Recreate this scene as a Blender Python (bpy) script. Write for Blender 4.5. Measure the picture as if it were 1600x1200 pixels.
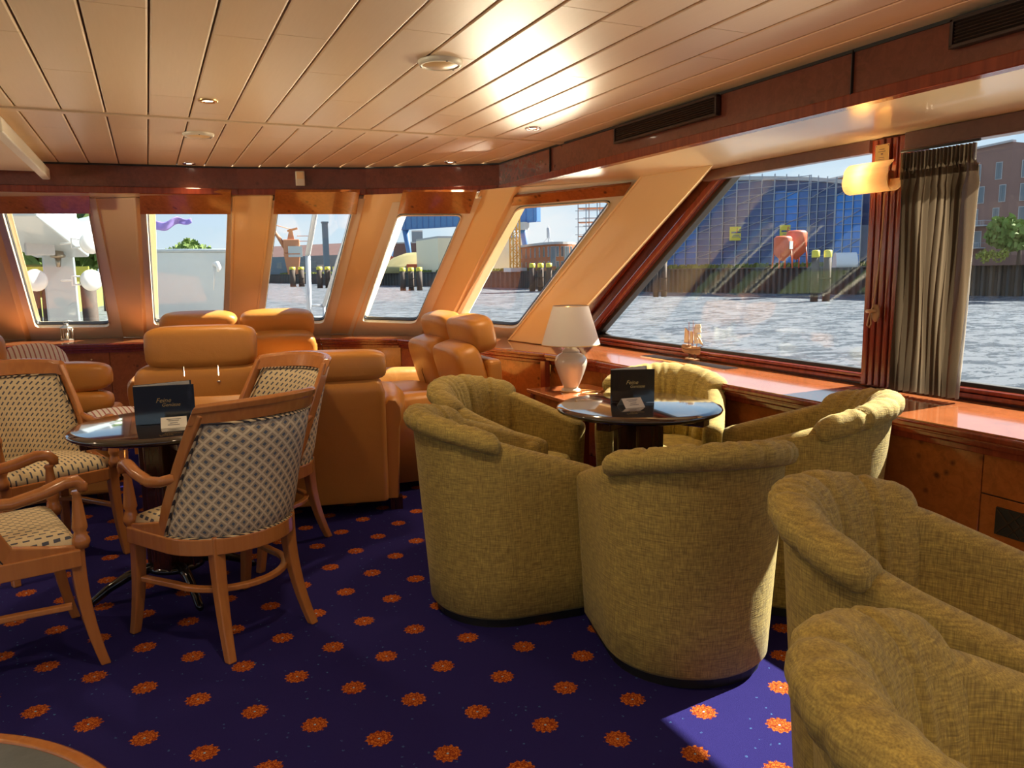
import bpy, bmesh, math, random
from mathutils import Vector, Matrix, Euler
random.seed(7)
PI = math.pi
D = bpy.data
C = bpy.context.scene.collection
for o in list(D.objects): D.objects.remove(o)
S = bpy.context.scene

# ---------------------------------------------------------------- camera
CAM = Vector((0, 0, 1.35)); F = 1205.0
cx = Vector((0.90543714, -0.42421921, -0.01488802))
cy = Vector((0.07510172, 0.12557684, 0.98923717))
cz = Vector((-0.41778382, -0.89681019, 0.14556153))
cd = D.cameras.new('camera'); cam = D.objects.new('camera', cd); C.objects.link(cam)
cam.matrix_world = Matrix(((cx.x, cy.x, cz.x, CAM.x), (cx.y, cy.y, cz.y, CAM.y), (cx.z, cy.z, cz.z, CAM.z), (0, 0, 0, 1)))
cd.sensor_fit = 'HORIZONTAL'; cd.sensor_width = 36.0; cd.lens = F / 1600 * 36.0
cd.clip_start = .02; cd.clip_end = 3000
S.camera = cam
def ray(u, v): return (cx * (u - 800) - cy * (v - 600) - cz * F).normalized()
def atz(u, v, z):
    r = ray(u, v); return CAM + r * ((z - CAM.z) / r.z)
def atx(u, v, x):
    r = ray(u, v); return CAM + r * (x / r.x)
def atd(u, v, d):                     # point seen in a direction at a horizontal distance d
    r = ray(u, v); return CAM + r * (d / math.hypot(r.x, r.y))
def atp(u, v, p, n):
    r = ray(u, v); return CAM + r * ((Vector(p) - CAM).dot(n) / r.dot(n))

# ---------------------------------------------------------------- world, sun, exposure
S.view_settings.view_transform = 'Standard'; S.view_settings.look = 'None'
S.view_settings.gamma = 1.0; S.view_settings.use_curve_mapping = False
S.view_settings.exposure = 0.80
W = D.worlds.new('world'); S.world = W; W.use_nodes = True
nt = W.node_tree; nt.nodes.clear()
def wn(t, **k):
    n = nt.nodes.new(t)
    for a, b in k.items(): setattr(n, a, b)
    return n
tc = wn('ShaderNodeTexCoord'); sep = wn('ShaderNodeSeparateXYZ'); nt.links.new(tc.outputs['Generated'], sep.inputs[0])
rmp = wn('ShaderNodeValToRGB'); e = rmp.color_ramp.elements
e[0].position = 0.0; e[0].color = (.74, .86, .95, 1); e[1].position = .6; e[1].color = (.20, .40, .74, 1)
m_ = rmp.color_ramp.elements.new(.16); m_.color = (.50, .72, .93, 1)
nt.links.new(sep.outputs['Z'], rmp.inputs[0])
mp = wn('ShaderNodeMapping'); mp.inputs['Scale'].default_value = (1.6, 1.6, 5.0); nt.links.new(tc.outputs['Generated'], mp.inputs[0])
nz = wn('ShaderNodeTexNoise'); nz.inputs['Scale'].default_value = 1.7; nz.inputs['Detail'].default_value = 6; nt.links.new(mp.outputs[0], nz.inputs[0])
cr = wn('ShaderNodeValToRGB'); cr.color_ramp.elements[0].position = .48; cr.color_ramp.elements[1].position = .68; nt.links.new(nz.outputs[0], cr.inputs[0])
mx = wn('ShaderNodeMixRGB'); mx.inputs[2].default_value = (.93, .95, .97, 1); nt.links.new(cr.outputs[0], mx.inputs[0]); nt.links.new(rmp.outputs[0], mx.inputs[1])
bg = wn('ShaderNodeBackground'); bg.inputs[1].default_value = SKY = .66; nt.links.new(mx.outputs[0], bg.inputs[0])
wo = wn('ShaderNodeOutputWorld'); nt.links.new(bg.outputs[0], wo.inputs[0])
sl = D.lights.new('sun', 'SUN'); sl.energy = 12.0; sl.angle = math.radians(.6); sl.color = (1, .93, .80)
so = D.objects.new('sun', sl); C.objects.link(so)
so.rotation_euler = Vector((1.12, .06, 1.0)).to_track_quat('Z', 'Y').to_euler()

# added spot lamps on the water, standing in for sunlight off the river
def bounce_fill(x, y, tx, ty, tz, p, r=2.0, spot=70):
    l = D.lights.new('river_bounce_fill', 'SPOT'); l.energy = p; l.color = (1, .84, .60); l.spot_size = math.radians(spot); l.spot_blend = .6; l.shadow_soft_size = r
    o = D.objects.new('river_bounce_fill', l); C.objects.link(o); o.location = (x, y, -2.4)
    o.rotation_euler = (Vector((x, y, -2.4)) - Vector((tx, ty, tz))).to_track_quat('Z', 'Y').to_euler()
bounce_fill(11, 2.0, 2, 2.0, 1.6, 3200, 1.8, 75); bounce_fill(17, 5.5, 1, 4.0, 1.6, 7500, 2.6, 60); bounce_fill(30, 3.0, -1, 3.0, 1.8, 17000, 3.5, 50)
bounce_fill(9, 17, 1.2, 5.5, 1.7, 5500, 2.2, 50)
bounce_fill(-18, 3.5, 0, 4.5, 1.5, 15000, 2.5, 60)
# ---------------------------------------------------------------- materials
class NT:
    def __init__(s, name):
        s.m = D.materials.new(name); s.m.use_nodes = True; s.t = s.m.node_tree; s.t.nodes.clear()
        s.out = s.n('ShaderNodeOutputMaterial'); s.b = s.n('ShaderNodeBsdfPrincipled'); s.l(s.b.outputs[0], s.out.inputs[0])
    def n(s, t, **k):
        n = s.t.nodes.new(t)
        for a, b in k.items():
            if a.startswith('i_'): n.inputs[a[2:]].default_value = b
            else: setattr(n, a, b)
        return n
    def l(s, a, b): s.t.links.new(a, b)
    def co(s, kind='Object', scale=(1, 1, 1), rot=(0, 0, 0)):
        t = s.n('ShaderNodeTexCoord'); m = s.n('ShaderNodeMapping'); m.inputs['Scale'].default_value = scale; m.inputs['Rotation'].default_value = rot
        s.l(t.outputs[kind], m.inputs[0]); return m.outputs[0]
    def noise(s, co, sc, det=3, dist=0.0, rough=.5):
        n = s.n('ShaderNodeTexNoise'); n.inputs['Scale'].default_value = sc; n.inputs['Detail'].default_value = det
        n.inputs['Distortion'].default_value = dist; n.inputs['Roughness'].default_value = rough; s.l(co, n.inputs[0]); return n.outputs[0]
    def ramp(s, x, stops):
        r = s.n('ShaderNodeValToRGB'); el = r.color_ramp.elements
        for i, (p, c) in enumerate(stops):
            q = el[i] if i < 2 else el.new(p)
            q.position = p; q.color = (*c, 1) if len(c) == 3 else c
        s.l(x, r.inputs[0]); return r.outputs[0]
    def mix(s, f, a, b, mode='MIX'):
        m = s.n('ShaderNodeMixRGB', blend_type=mode)
        for i, v in ((0, f), (1, a), (2, b)):
            if isinstance(v, (int, float)): m.inputs[i].default_value = v
            elif isinstance(v, tuple): m.inputs[i].default_value = (*v, 1)
            else: s.l(v, m.inputs[i])
        return m.outputs[0]
    def math(s, op, a, b=None, c=None):
        m = s.n('ShaderNodeMath', operation=op)
        for i, v in enumerate((a, b, c)):
            if v is None: continue
            if isinstance(v, (int, float)): m.inputs[i].default_value = v
            else: s.l(v, m.inputs[i])
        return m.outputs[0]
    def col(s, v):
        if isinstance(v, tuple): s.b.inputs['Base Color'].default_value = (*v, 1)
        else: s.l(v, s.b.inputs['Base Color'])
    def set(s, **k):
        for a, b in k.items(): s.b.inputs[a.replace('_', ' ')].default_value = b
    def bump(s, h, strength=.3, dist=.01):
        b = s.n('ShaderNodeBump'); b.inputs['Strength'].default_value = strength; b.inputs['Distance'].default_value = dist
        s.l(h, b.inputs['Height']); s.l(b.outputs[0], s.b.inputs['Normal'])
def plain(name, col, rough=.5, metal=0, var=.06, sc=8, coat=0, bump=0):
    n = NT(name); x = n.noise(n.co(), sc, 3)
    n.col(n.mix(x, tuple(c * (1 - var) for c in col), tuple(min(1, c * (1 + var)) for c in col)))
    n.set(Roughness=rough, Metallic=metal)
    if coat: n.b.inputs['Coat Weight'].default_value = coat; n.b.inputs['Coat Roughness'].default_value = .06
    if bump: n.bump(n.noise(n.co(), sc * 12, 2), bump, .002)
    return n.m
M = {}
def burl(name, base, dark, rough=.16, spots=1.0):
    n = NT(name); c = n.co()
    a = n.noise(c, 3.0, 5, 1.6); b = n.noise(c, 26, 5, .8, .65)
    col = n.ramp(a, [(.3, tuple(v * .72 for v in base)), (.7, base)])
    col = n.mix(n.ramp(b, [(.40, (0, 0, 0)), (.62, (.55, .55, .55))]), col, tuple(v * 1.25 for v in base))
    v = n.n('ShaderNodeTexVoronoi'); v.inputs['Scale'].default_value = 17; n.l(c, v.inputs[0])
    k = n.math('MULTIPLY', n.ramp(v.outputs['Distance'], [(.10, (1, 1, 1)), (.30, (0, 0, 0))]), n.ramp(n.noise(c, 5, 3), [(.52, (0, 0, 0)), (.6, (.9 * spots,) * 3)]))
    n.col(n.mix(k, col, dark)); n.set(Roughness=rough)
    n.b.inputs['Coat Weight'].default_value = .5; n.b.inputs['Coat Roughness'].default_value = .05
    return n.m
M['burl'] = burl('burl veneer', (.36, .105, .022), (.07, .02, .008))
M['burl_dark'] = burl('dark burl fascia veneer', (.150, .040, .022), (.05, .013, .008), .22, .5)
M['sill'] = burl('sill veneer', (.42, .13, .045), (.16, .04, .015), .10, .4)
def wood(name, a, b, rough=.25, sc=(18, 18, 1.2), coat=.4):
    n = NT(name); x = n.noise(n.co('Object', sc), 2.2, 4, .6)
    n.col(n.ramp(x, [(.3, a), (.7, b)])); n.set(Roughness=rough); n.b.inputs['Coat Weight'].default_value = coat; n.b.inputs['Coat Roughness'].default_value = .08
    return n.m
M['mahogany'] = wood('mahogany', (.16, .022, .010), (.25, .042, .016), .18)
M['header'] = wood('dark window header', (.10, .035, .025), (.13, .05, .035), .3, (1, 14, 14))
M['beech'] = wood('beech wood', (.40, .145, .042), (.47, .180, .052), .24)
M['lacquer'] = plain('black brown lacquer', (.018, .010, .009), .09, coat=1, var=.3)
M['column'] = wood('dark table column', (.030, .008, .006), (.06, .015, .010), .16)
M['chrome'] = plain('chrome', (.75, .75, .76), .12, 1)
M['gloss_black'] = plain('gloss black metal', (.02, .02, .022), .12, .6, coat=.6)
M['black'] = plain('black plastic', (.015, .014, .013), .5)
M['grille'] = plain('grille bronze', (.05, .03, .022), .4, .3)
M['cream'] = plain('cream painted panel', (.86, .61, .29), .30, var=.03, sc=2, coat=.25)
M['cream_light'] = plain('pale cream frame', (.78, .70, .52), .35, var=.03)
M['soffit'] = plain('cream soffit', (.72, .58, .36), .22, var=.02, sc=1.5, coat=.3)
M['rubber'] = plain('window rubber', (.02, .018, .017), .5)
M['brass'] = plain('brass', (.75, .50, .20), .28, 1)
def ceilm():
    n = NT('satin ceiling plank'); c = n.co('Object', (40, 2, 2))
    x = n.noise(c, 3, 3); n.col(n.mix(x, (.80, .60, .36), (.85, .65, .41))); n.set(Roughness=.42, Metallic=.05)
    n.b.inputs['Coat Weight'].default_value = .2; n.b.inputs['Coat Roughness'].default_value = .2
    n.bump(n.noise(n.co('Object', (2.5, .8, 1)), 3, 2), .10, .01); return n.m
M['ceiling'] = ceilm(); M['gap'] = plain('ceiling gap', (.10, .045, .03), .7)
def leather(name, base):
    n = NT(name); c = n.co()
    n.col(n.mix(n.noise(c, 2.5, 3), tuple(v * .9 for v in base), tuple(v * 1.07 for v in base))); n.set(Roughness=.36)
    v = n.n('ShaderNodeTexVoronoi'); v.inputs['Scale'].default_value = 330; n.l(c, v.inputs[0])
    h = n.math('ADD', n.math('MULTIPLY', v.outputs['Distance'], .12), n.noise(c, 9, 3, 1.2))
    n.bump(h, .22, .012); return n.m
M['leather'] = leather('caramel leather', (.56, .235, .045))
M['leather_seam'] = leather('dark leather seam', (.22, .09, .025))
def tub():
    n = NT('olive chenille'); c = n.co()
    a = n.noise(c, 6, 4); w1 = n.noise(n.co('Object', (300, 300, 26)), 1, 2); w2 = n.noise(n.co('Object', (26, 26, 260)), 1, 2)
    wv = n.math('MULTIPLY', w1, w2)
    col = n.mix(a, (.50, .365, .085), (.60, .44, .11))
    n.col(n.mix(n.ramp(wv, [(.12, (0, 0, 0)), (.42, (1, 1, 1))]), tuple(v * .55 for v in (.44, .31, .09)), col))
    n.set(Roughness=.85); n.b.inputs['Sheen Weight'].default_value = .10; n.b.inputs['Sheen Roughness'].default_value = .4
    n.b.inputs['Sheen Tint'].default_value = (1, .95, .7, 1)
    n.bump(n.math('ADD', wv, n.math('MULTIPLY', n.noise(c, 14, 4, 1.0), .5)), .45, .006); return n.m
M['tub'] = tub()
def diamond(name, kind):
    n = NT(name); t = n.n('ShaderNodeTexCoord'); s_ = n.n('ShaderNodeSeparateXYZ'); n.l(t.outputs['UV'], s_.inputs[0])
    u, v = s_.outputs[0], s_.outputs[1]
    P = .044
    a = n.math('DIVIDE', n.math('ADD', u, v), P); b = n.math('DIVIDE', n.math('SUBTRACT', u, v), P)
    fa = n.math('ABSOLUTE', n.math('SUBTRACT', n.math('FRACT', a), .5)); fb = n.math('ABSOLUTE', n.math('SUBTRACT', n.math('FRACT', b), .5))
    mxx = n.math('MAXIMUM', fa, fb)                # 0 centre .. .5 edge
    line = n.math('GREATER_THAN', mxx, .385); 
    if kind == 'diamond':
        blue = n.math('LESS_THAN', mxx, .17)
        col = n.mix(line, (.46, .36, .25), (.80, .67, .47)); col = n.mix(blue, col, (.10, .13, .19))
    else:
        fu = n.math('ABSOLUTE', n.math('SUBTRACT', n.math('FRACT', n.math('DIVIDE', u, .022)), .5))
        row = n.math('FLOOR', n.math('DIVIDE', u, .022))
        vv = n.math('ADD', n.math('DIVIDE', v, .034), n.math('MULTIPLY', row, .5))
        fv = n.math('ABSOLUTE', n.math('SUBTRACT', n.math('FRACT', vv), .5))
        blue = n.math('MULTIPLY', n.math('LESS_THAN', fu, .16), n.math('LESS_THAN', fv, .30))
        col = n.mix(blue, (.66, .53, .33), (.05, .06, .10))
    w = n.noise(n.co('Object', (300, 300, 300)), 1, 2)
    n.col(n.mix(w, n.mix(.2, col, (.1, .08, .05)), col)); n.set(Roughness=.8); n.bump(w, .2, .003)
    return n.m
M['diamond'] = diamond('diamond lattice fabric', 'diamond'); M['dash'] = diamond('dashed seat fabric', 'dash')
def cordm():
    n = NT('black and cream cord piping'); t = n.n('ShaderNodeTexCoord'); s_ = n.n('ShaderNodeSeparateXYZ'); n.l(t.outputs['Object'], s_.inputs[0])
    k = n.math('FRACT', n.math('MULTIPLY', n.math('ADD', n.math('ADD', s_.outputs[0], s_.outputs[1]), s_.outputs[2]), 42))
    n.col(n.mix(n.math('GREATER_THAN', k, .55), (.55, .42, .26), (.03, .025, .03))); n.set(Roughness=.8); return n.m
M['piping'] = cordm()
def carpet():
    n = NT('royal blue carpet with orange flowers'); t = n.n('ShaderNodeTexCoord'); g = t.outputs['Object']
    s_ = n.n('ShaderNodeSeparateXYZ'); n.l(g, s_.inputs[0]); P = .3115
    def cell(ox, oy):
        r = []
        for o, c in ((s_.outputs[0], ox), (s_.outputs[1], oy)):
            r.append(n.math('MULTIPLY', n.math('SUBTRACT', n.math('FRACT', n.math('ADD', n.math('DIVIDE', n.math('SUBTRACT', o, c), P), 100.5)), .5), P))
        return r
    def dist(x, y): return n.math('SQRT', n.math('ADD', n.math('MULTIPLY', x, x), n.math('MULTIPLY', y, y)))
    x1, y1 = cell(.046, 2.216); x2, y2 = cell(.046 + P / 2, 2.216 + P / 2)
    d1 = dist(x1, y1); d2 = dist(x2, y2); d = n.math('MINIMUM', d1, d2)
    pick = n.math('LESS_THAN', d1, d2)
    ang1 = n.math('ARCTAN2', y1, x1); ang2 = n.math('ARCTAN2', y2, x2)
    ang = n.math('ADD', n.math('MULTIPLY', pick, ang1), n.math('MULTIPLY', n.math('SUBTRACT', 1, pick), ang2))
    nz = n.noise(g, 190, 2)
    pet = n.math('MULTIPLY', n.math('SINE', n.math('MULTIPLY', ang, 12)), .0035)
    dd = n.math('ADD', n.math('ADD', d, pet), n.math('MULTIPLY', n.math('SUBTRACT', nz, .5), .022))
    inside = n.math('LESS_THAN', dd, .0375)
    v = n.n('ShaderNodeTexVoronoi', feature='DISTANCE_TO_EDGE'); v.inputs['Scale'].default_value = 105; n.l(g, v.inputs[0])
    vein = n.math('LESS_THAN', v.outputs['Distance'], .10)
    rings = n.math('GREATER_THAN', n.math('SINE', n.math('MULTIPLY', d, 480)), .55)
    dk = n.math('MAXIMUM', vein, n.math('MULTIPLY', rings, .6))
    oc = n.mix(dk, (.46, .13, .02), (.20, .03, .010))
    oc = n.mix(n.math('LESS_THAN', d, .0035), oc, (.25, .4, .5))
    blue = n.mix(n.noise(g, 2.5, 4), (.018, .014, .100), (.025, .020, .130))
    pile = n.noise(g, 520, 2, 0, .7)
    blue = n.mix(n.ramp(pile, [(.35, (0, 0, 0)), (.65, (1, 1, 1))]), n.mix(.55, blue, (.01, .006, .07)), blue)
    v2 = n.n('ShaderNodeTexVoronoi'); v2.inputs['Scale'].default_value = 26; n.l(g, v2.inputs[0])
    fleck = n.math('MULTIPLY', n.math('LESS_THAN', v2.outputs['Distance'], .11), n.math('GREATER_THAN', nz, .5))
    blue = n.mix(n.math('MULTIPLY', fleck, .55), blue, (.08, .22, .42))
    n.col(n.mix(inside, blue, oc)); n.set(Roughness=1.0); n.b.inputs['Specular IOR Level'].default_value = .08
    n.bump(pile, .5, .004); return n.m
M['carpet'] = carpet()
def glass():
    n = NT('window glass'); n.t.nodes.remove(n.b)
    a = n.n('ShaderNodeBsdfTransparent'); g = n.n('ShaderNodeBsdfGlossy'); x = n.n('ShaderNodeMixShader')
    a.inputs[0].default_value = (.95, .965, .96, 1); g.inputs['Roughness'].default_value = .02
    ge = n.n('ShaderNodeNewGeometry'); d = n.n('ShaderNodeVectorMath', operation='DOT_PRODUCT'); n.l(ge.outputs['Normal'], d.inputs[0]); n.l(ge.outputs['Incoming'], d.inputs[1])
    c = n.math('SUBTRACT', 1.0, n.math('ABSOLUTE', d.outputs['Value'])); f = n.math('ADD', .04, n.math('MULTIPLY', n.math('POWER', c, 5.0), .9))
    n.l(f, x.inputs[0]); n.l(a.outputs[0], x.inputs[1]); n.l(g.outputs[0], x.inputs[2]); n.l(x.outputs[0], n.out.inputs[0]); return n.m
M['glass'] = glass()
def emit(name, col, s):
    m = D.materials.new(name); m.use_nodes = True; t = m.node_tree; t.nodes.clear()
    o = t.nodes.new('ShaderNodeOutputMaterial'); e_ = t.nodes.new('ShaderNodeEmission'); e_.inputs[0].default_value = (*col, 1); e_.inputs[1].default_value = s; t.links.new(e_.outputs[0], o.inputs[0]); return m
M['bulb'] = emit('lit halogen bulb', (1, .86, .62), 9.0)
M['sconce_bulb'] = emit('lit sconce bulb', (1, .74, .40), 4)

# ---------------------------------------------------------------- mesh helpers
def tf(loc=(0, 0, 0), rot=(0, 0, 0), sc=(1, 1, 1)): return Matrix.LocRotScale(Vector(loc), Euler(rot), Vector(sc))
class MB:
    def __init__(s): s.v = []; s.f = []; s.sm = []; s.uv = None
    def add(s, vs, fs, smooth=False, X=None):
        k = len(s.v); s.v += [tuple(X @ Vector(v)) if X else tuple(v) for v in vs]
        s.f += [tuple(i + k for i in f) for f in fs]; s.sm += [smooth] * len(fs); return s
    def box(s, c, d, rot=(0, 0, 0), X=None):
        h = [v / 2 for v in d]; vs = [(x, y, z) for x in (-h[0], h[0]) for y in (-h[1], h[1]) for z in (-h[2], h[2])]
        T = tf(c, rot); T = X @ T if X else T
        return s.add(vs, [(0, 1, 3, 2), (4, 6, 7, 5), (0, 4, 5, 1), (2, 3, 7, 6), (0, 2, 6, 4), (1, 5, 7, 3)], False, T)
    def hexa(s, a, b, smooth=False):      # loft between two equal polygons (lists of points), closed
        n = len(a); fs = [tuple(range(n))[::-1], tuple(range(n, 2 * n))] + [(i, (i + 1) % n, n + (i + 1) % n, n + i) for i in range(n)]
        return s.add(list(a) + list(b), fs, smooth)
    def prism(s, poly, z0, z1): return s.hexa([(x, y, z0) for x, y in poly], [(x, y, z1) for x, y in poly])
    def slab(s, quad, th):                # planar polygon given thickness along its normal
        q = [Vector(p) for p in quad]; n = (q[1] - q[0]).cross(q[2] - q[0]).normalized() * th
        return s.hexa(q, [p + n for p in q])
    def rings(s, R, closed=True, caps=True, smooth=True, X=None):
        n = len(R[0]); vs = [p for r in R for p in r]; fs = []
        for i in range(len(R) - 1):
            for j in range(n if closed else n - 1):
                a = i * n + j; b = i * n + (j + 1) % n; fs.append((a, b, b + n, a + n))
        s.add(vs, fs, smooth, X)
        if caps and closed:
            k = len(s.v) - len(vs); s.f += [tuple(range(k + n - 1, k - 1, -1)), tuple(range(k + len(vs) - n, k + len(vs)))]; s.sm += [False, False]
        return s
    def lathe(s, prof, n=32, c=(0, 0, 0), X=None, caps=True, smooth=True):
        R = [[(c[0] + r * math.cos(2 * PI * j / n), c[1] + r * math.sin(2 * PI * j / n), c[2] + z) for j in range(n)] for r, z in prof]
        return s.rings(R, True, caps, smooth, X)
    def tube(s, pts, r, n=10, X=None, sec=None, smooth=True, up=(0, 0, 1)):
        P = [Vector(p) for p in pts]; R = []
        rs = r if isinstance(r, (list, tuple)) else [r] * len(P); pu = None
        for i, p in enumerate(P):
            t = (P[min(i + 1, len(P) - 1)] - P[max(i - 1, 0)]).normalized()
            u = Vector(up) if pu is None else pu
            u = (u - t * u.dot(t)); 
            if u.length < 1e-3: u = Vector((1, 0, 0)) - t * t.x
            u.normalize(); pu = u; w = t.cross(u)
            if sec: R.append([p + u * (b * rs[i]) + w * (a * rs[i]) for a, b in sec])
            else: R.append([p + (u * math.cos(2 * PI * j / n) + w * math.sin(2 * PI * j / n)) * rs[i] for j in range(n)])
        return s.rings(R, True, True, smooth, X)
    def grid(s, fn, nu, nv, smooth=True, X=None):
        vs = [fn(i / nu, j / nv) for i in range(nu + 1) for j in range(nv + 1)]
        fs = [(i * (nv + 1) + j, (i + 1) * (nv + 1) + j, (i + 1) * (nv + 1) + j + 1, i * (nv + 1) + j + 1) for i in range(nu) for j in range(nv)]
        return s.add(vs, fs, smooth, X)
    def build(s, name, mat, parent=None, loc=None, rot=None, bevel=0, seg=2, uvf=None, sub=0):
        me = D.meshes.new(name); me.from_pydata(s.v, [], s.f); me.update()
        me.polygons.foreach_set('use_smooth', s.sm)
        bm = bmesh.new(); bm.from_mesh(me); bmesh.ops.recalc_face_normals(bm, faces=bm.faces)
        if uvf:
            ul = bm.loops.layers.uv.new('UVMap')
            for f in bm.faces:
                for l_ in f.loops: l_[ul].uv = uvf(l_.vert.co)
        bm.to_mesh(me); bm.free()
        me.materials.append(M[mat] if isinstance(mat, str) else mat)
        o = D.objects.new(name, me); C.objects.link(o)
        if parent: o.parent = parent
        if loc: o.location = loc
        if rot: o.rotation_euler = rot
        if bevel:
            b = o.modifiers.new('bevel', 'BEVEL'); b.width = bevel; b.segments = seg; b.limit_method = 'ANGLE'; b.angle_limit = math.radians(35)
        if sub:
            q = o.modifiers.new('sub', 'SUBSURF'); q.levels = sub; q.render_levels = sub
        return o
def sbox(c, d, r=.3, nx=10, ny=10, nz=8, p=5, X=None, puff=0):
    """soft cushion: superellipsoid-like box"""
    mb = MB(); n = 26; m = 16
    def sg(v, e): return math.copysign(abs(v) ** e, v)
    e = 2 / p
    R = []
    for i in range(m + 1):
        ph = -PI / 2 + PI * i / m
        R.append([(c[0] + d[0] / 2 * sg(math.cos(ph), e) * sg(math.cos(2 * PI * j / n), e), c[1] + d[1] / 2 * sg(math.cos(ph), e) * sg(math.sin(2 * PI * j / n), e), c[2] + d[2] / 2 * sg(math.sin(ph), e)) for j in range(n)])
    R[0] = [(c[0], c[1], c[2] - d[2] / 2)] * n; R[-1] = [(c[0], c[1], c[2] + d[2] / 2)] * n
    R[0] = [tuple(a + (b - a) * .02 for a, b in zip(R[0][j], R[1][j])) for j in range(n)]; R[-1] = [tuple(a + (b - a) * .02 for a, b in zip(R[-1][j], R[-2][j])) for j in range(n)]
    return mb.rings(R, True, True, True, X)
def empty(name, loc=(0, 0, 0), rz=0, rot=None):
    o = D.objects.new(name, None); C.objects.link(o); o.location = loc; o.rotation_euler = rot if rot else (0, 0, rz); o.empty_display_size = .1; return o
def tag(o, label=None, cat=None, group=None, kind=None):
    if label: o['label'] = label
    if cat: o['category'] = cat
    if group: o['group'] = group
    if kind: o['kind'] = kind
    return o
def thing(name, label, cat, loc=(0, 0, 0), rz=0, group=None, rot=None): return tag(empty(name, loc, rz, rot), label, cat, group)
def structure(o): o['kind'] = 'structure'; return o
def kids(o): return [c for c in D.objects if c.parent == o]
def copy_tree(o, parent=None):
    c = o.copy(); C.objects.link(c); c.parent = parent
    for ch in kids(o): copy_tree(ch, c)
    return c
def place(root, loc, rz, label=None):
    root.location = loc; root.rotation_euler = (0, 0, rz)
    if label: root['label'] = label
    return root

# ================================================================= ROOM
P_ = .1901; X0 = -.505
fl = structure(MB().prism([(-6.2, -3.2), (3.0, -3.2), (3.0, 5.2), (2.3, 7.1), (1.2, 7.9), (-1.35, 8.8), (-4, 7.9), (-6.2, 5.2)], -.06, 0).build('floor', 'carpet'))
# stone inlay at the bar: circular edge with a brass-brown trim
def circ3(a, b, c):
    ax, ay = a; bx, by = b; cx_, cy_ = c
    d = 2 * (ax * (by - cy_) + bx * (cy_ - ay) + cx_ * (ay - by))
    ux = ((ax * ax + ay * ay) * (by - cy_) + (bx * bx + by * by) * (cy_ - ay) + (cx_ * cx_ + cy_ * cy_) * (ay - by)) / d
    uy = ((ax * ax + ay * ay) * (cx_ - bx) + (bx * bx + by * by) * (ax - cx_) + (cx_ * cx_ + cy_ * cy_) * (bx - ax)) / d
    return ux, uy, math.hypot(ax - ux, ay - uy)
ux, uy, ur = circ3((-.52, 2.585), (-.356, 2.454), (-.215, 2.265))
n = NT('grey slate'); c_ = n.co(); n.col(n.mix(n.noise(c_, 6, 5, .6), (.10, .115, .125), (.17, .185, .19))); n.set(Roughness=.35); n.bump(n.noise(c_, 14, 5), .4, .01); M['slate'] = n.m
structure(MB().lathe([(ur - .035, 0), (ur - .035, .006)], 96, (ux, uy, 0), smooth=False).build('trim_9', 'slate'))
structure(MB().lathe([(ur - .035, 0), (ur - .035, .011), (ur - .028, .014), (ur - .004, .014), (ur + .003, .011), (ur + .003, 0)], 128, (ux, uy, 0), caps=False).build('trim_8', 'beech'))
# ceiling: dark deck above, planks below as parts
ceil = structure(MB().prism([(-6.6, -3.4), (3.55, -3.4), (3.55, 4.02), (2.7, 5.0), (1.7, 5.75), (.8, 6.2), (-1.35, 6.9), (-3.5, 6.2), (-5.4, 5.0), (-6.25, 4.0), (-6.6, 4.0)], 2.166, 2.4).build('ceiling', 'gap'))
joints = {0: [3.11, 2.45, 1.6], 1: [1.9, 3.6], 2: [2.7], 3: [3.935, 2.5], 4: [4.287, 2.9], 5: [2.814, 1.5], 6: [3.278, 2.0], 7: [3.755, 2.6], 8: [2.86, 1.9], 9: [3.502, 2.2], 10: [3.9, 2.281], 11: [2.95], 12: [3.65, 2.2], 13: [2.5], 14: [2.968, 1.4]}
joints2 = {-1: [5.3], 0: [4.96], 1: [5.7], 2: [4.856], 3: [5.6], 4: [5.1], 5: [5.364], 6: [4.9], 7: [5.486], 8: [5.1], 9: [4.95], 10: [5.3], 11: [4.8], 12: [5.15]}
def plank(xa, xb, ya, yb):
    g = .0035; m = MB(); X = [(xa + g, 2.150), (xb - g, 2.150)]
    m.hexa([(xa + g, ya, 2.166), (xa + g, ya, 2.153), (xa + g + .006, ya, 2.150), (xb - g - .006, ya, 2.150), (xb - g, ya, 2.153), (xb - g, ya, 2.166)],
           [(xa + g, yb, 2.166), (xa + g, yb, 2.153), (xa + g + .006, yb, 2.150), (xb - g - .006, yb, 2.150), (xb - g, yb, 2.153), (xb - g, yb, 2.166)])
    return m.build('plank', 'ceiling', ceil)
def fay(x):
    pts = [(-6.5, 5.2), (-5.2, 5.45), (-4.28, 6.0), (-3.37, 6.28), (-1.35, 6.50), (.67, 6.28), (1.58, 6.0), (2.46, 5.45), (3, 5.4)]
    for (a, b), (c, d) in zip(pts[:-1], pts[1:]):
        if a <= x <= c: return b + (d - b) * (x - a) / (c - a)
    return 5.4
for k in range(-29, 16):
    xa = X0 + P_ * k; xb = xa + P_
    if k == 15: xb = 2.50
    ys = sorted([-3.2] + [y for y in joints.get(k, [random.uniform(1, 4)])] + [4.425])
    for a, b in zip(ys[:-1], ys[1:]): plank(xa, xb, a + .0015, b - .0015)
    xm = (xa + xb) / 2; yend = fay(xm) + .02
    ys = sorted([4.50] + [y for y in joints2.get(k, [random.uniform(5, 6)]) if y < yend - .1] + [yend])
    for a, b in zip(ys[:-1], ys[1:]): plank(xa, xb, a + .0015, b - .0015)
MB().box((-1.8, 4.463, 2.149), (8.6, .062, .014)).box((-1.8, 4.463, 2.158), (8.6, .075, .014)).build('cross_rail', 'ceiling', ceil, bevel=.003)
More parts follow.
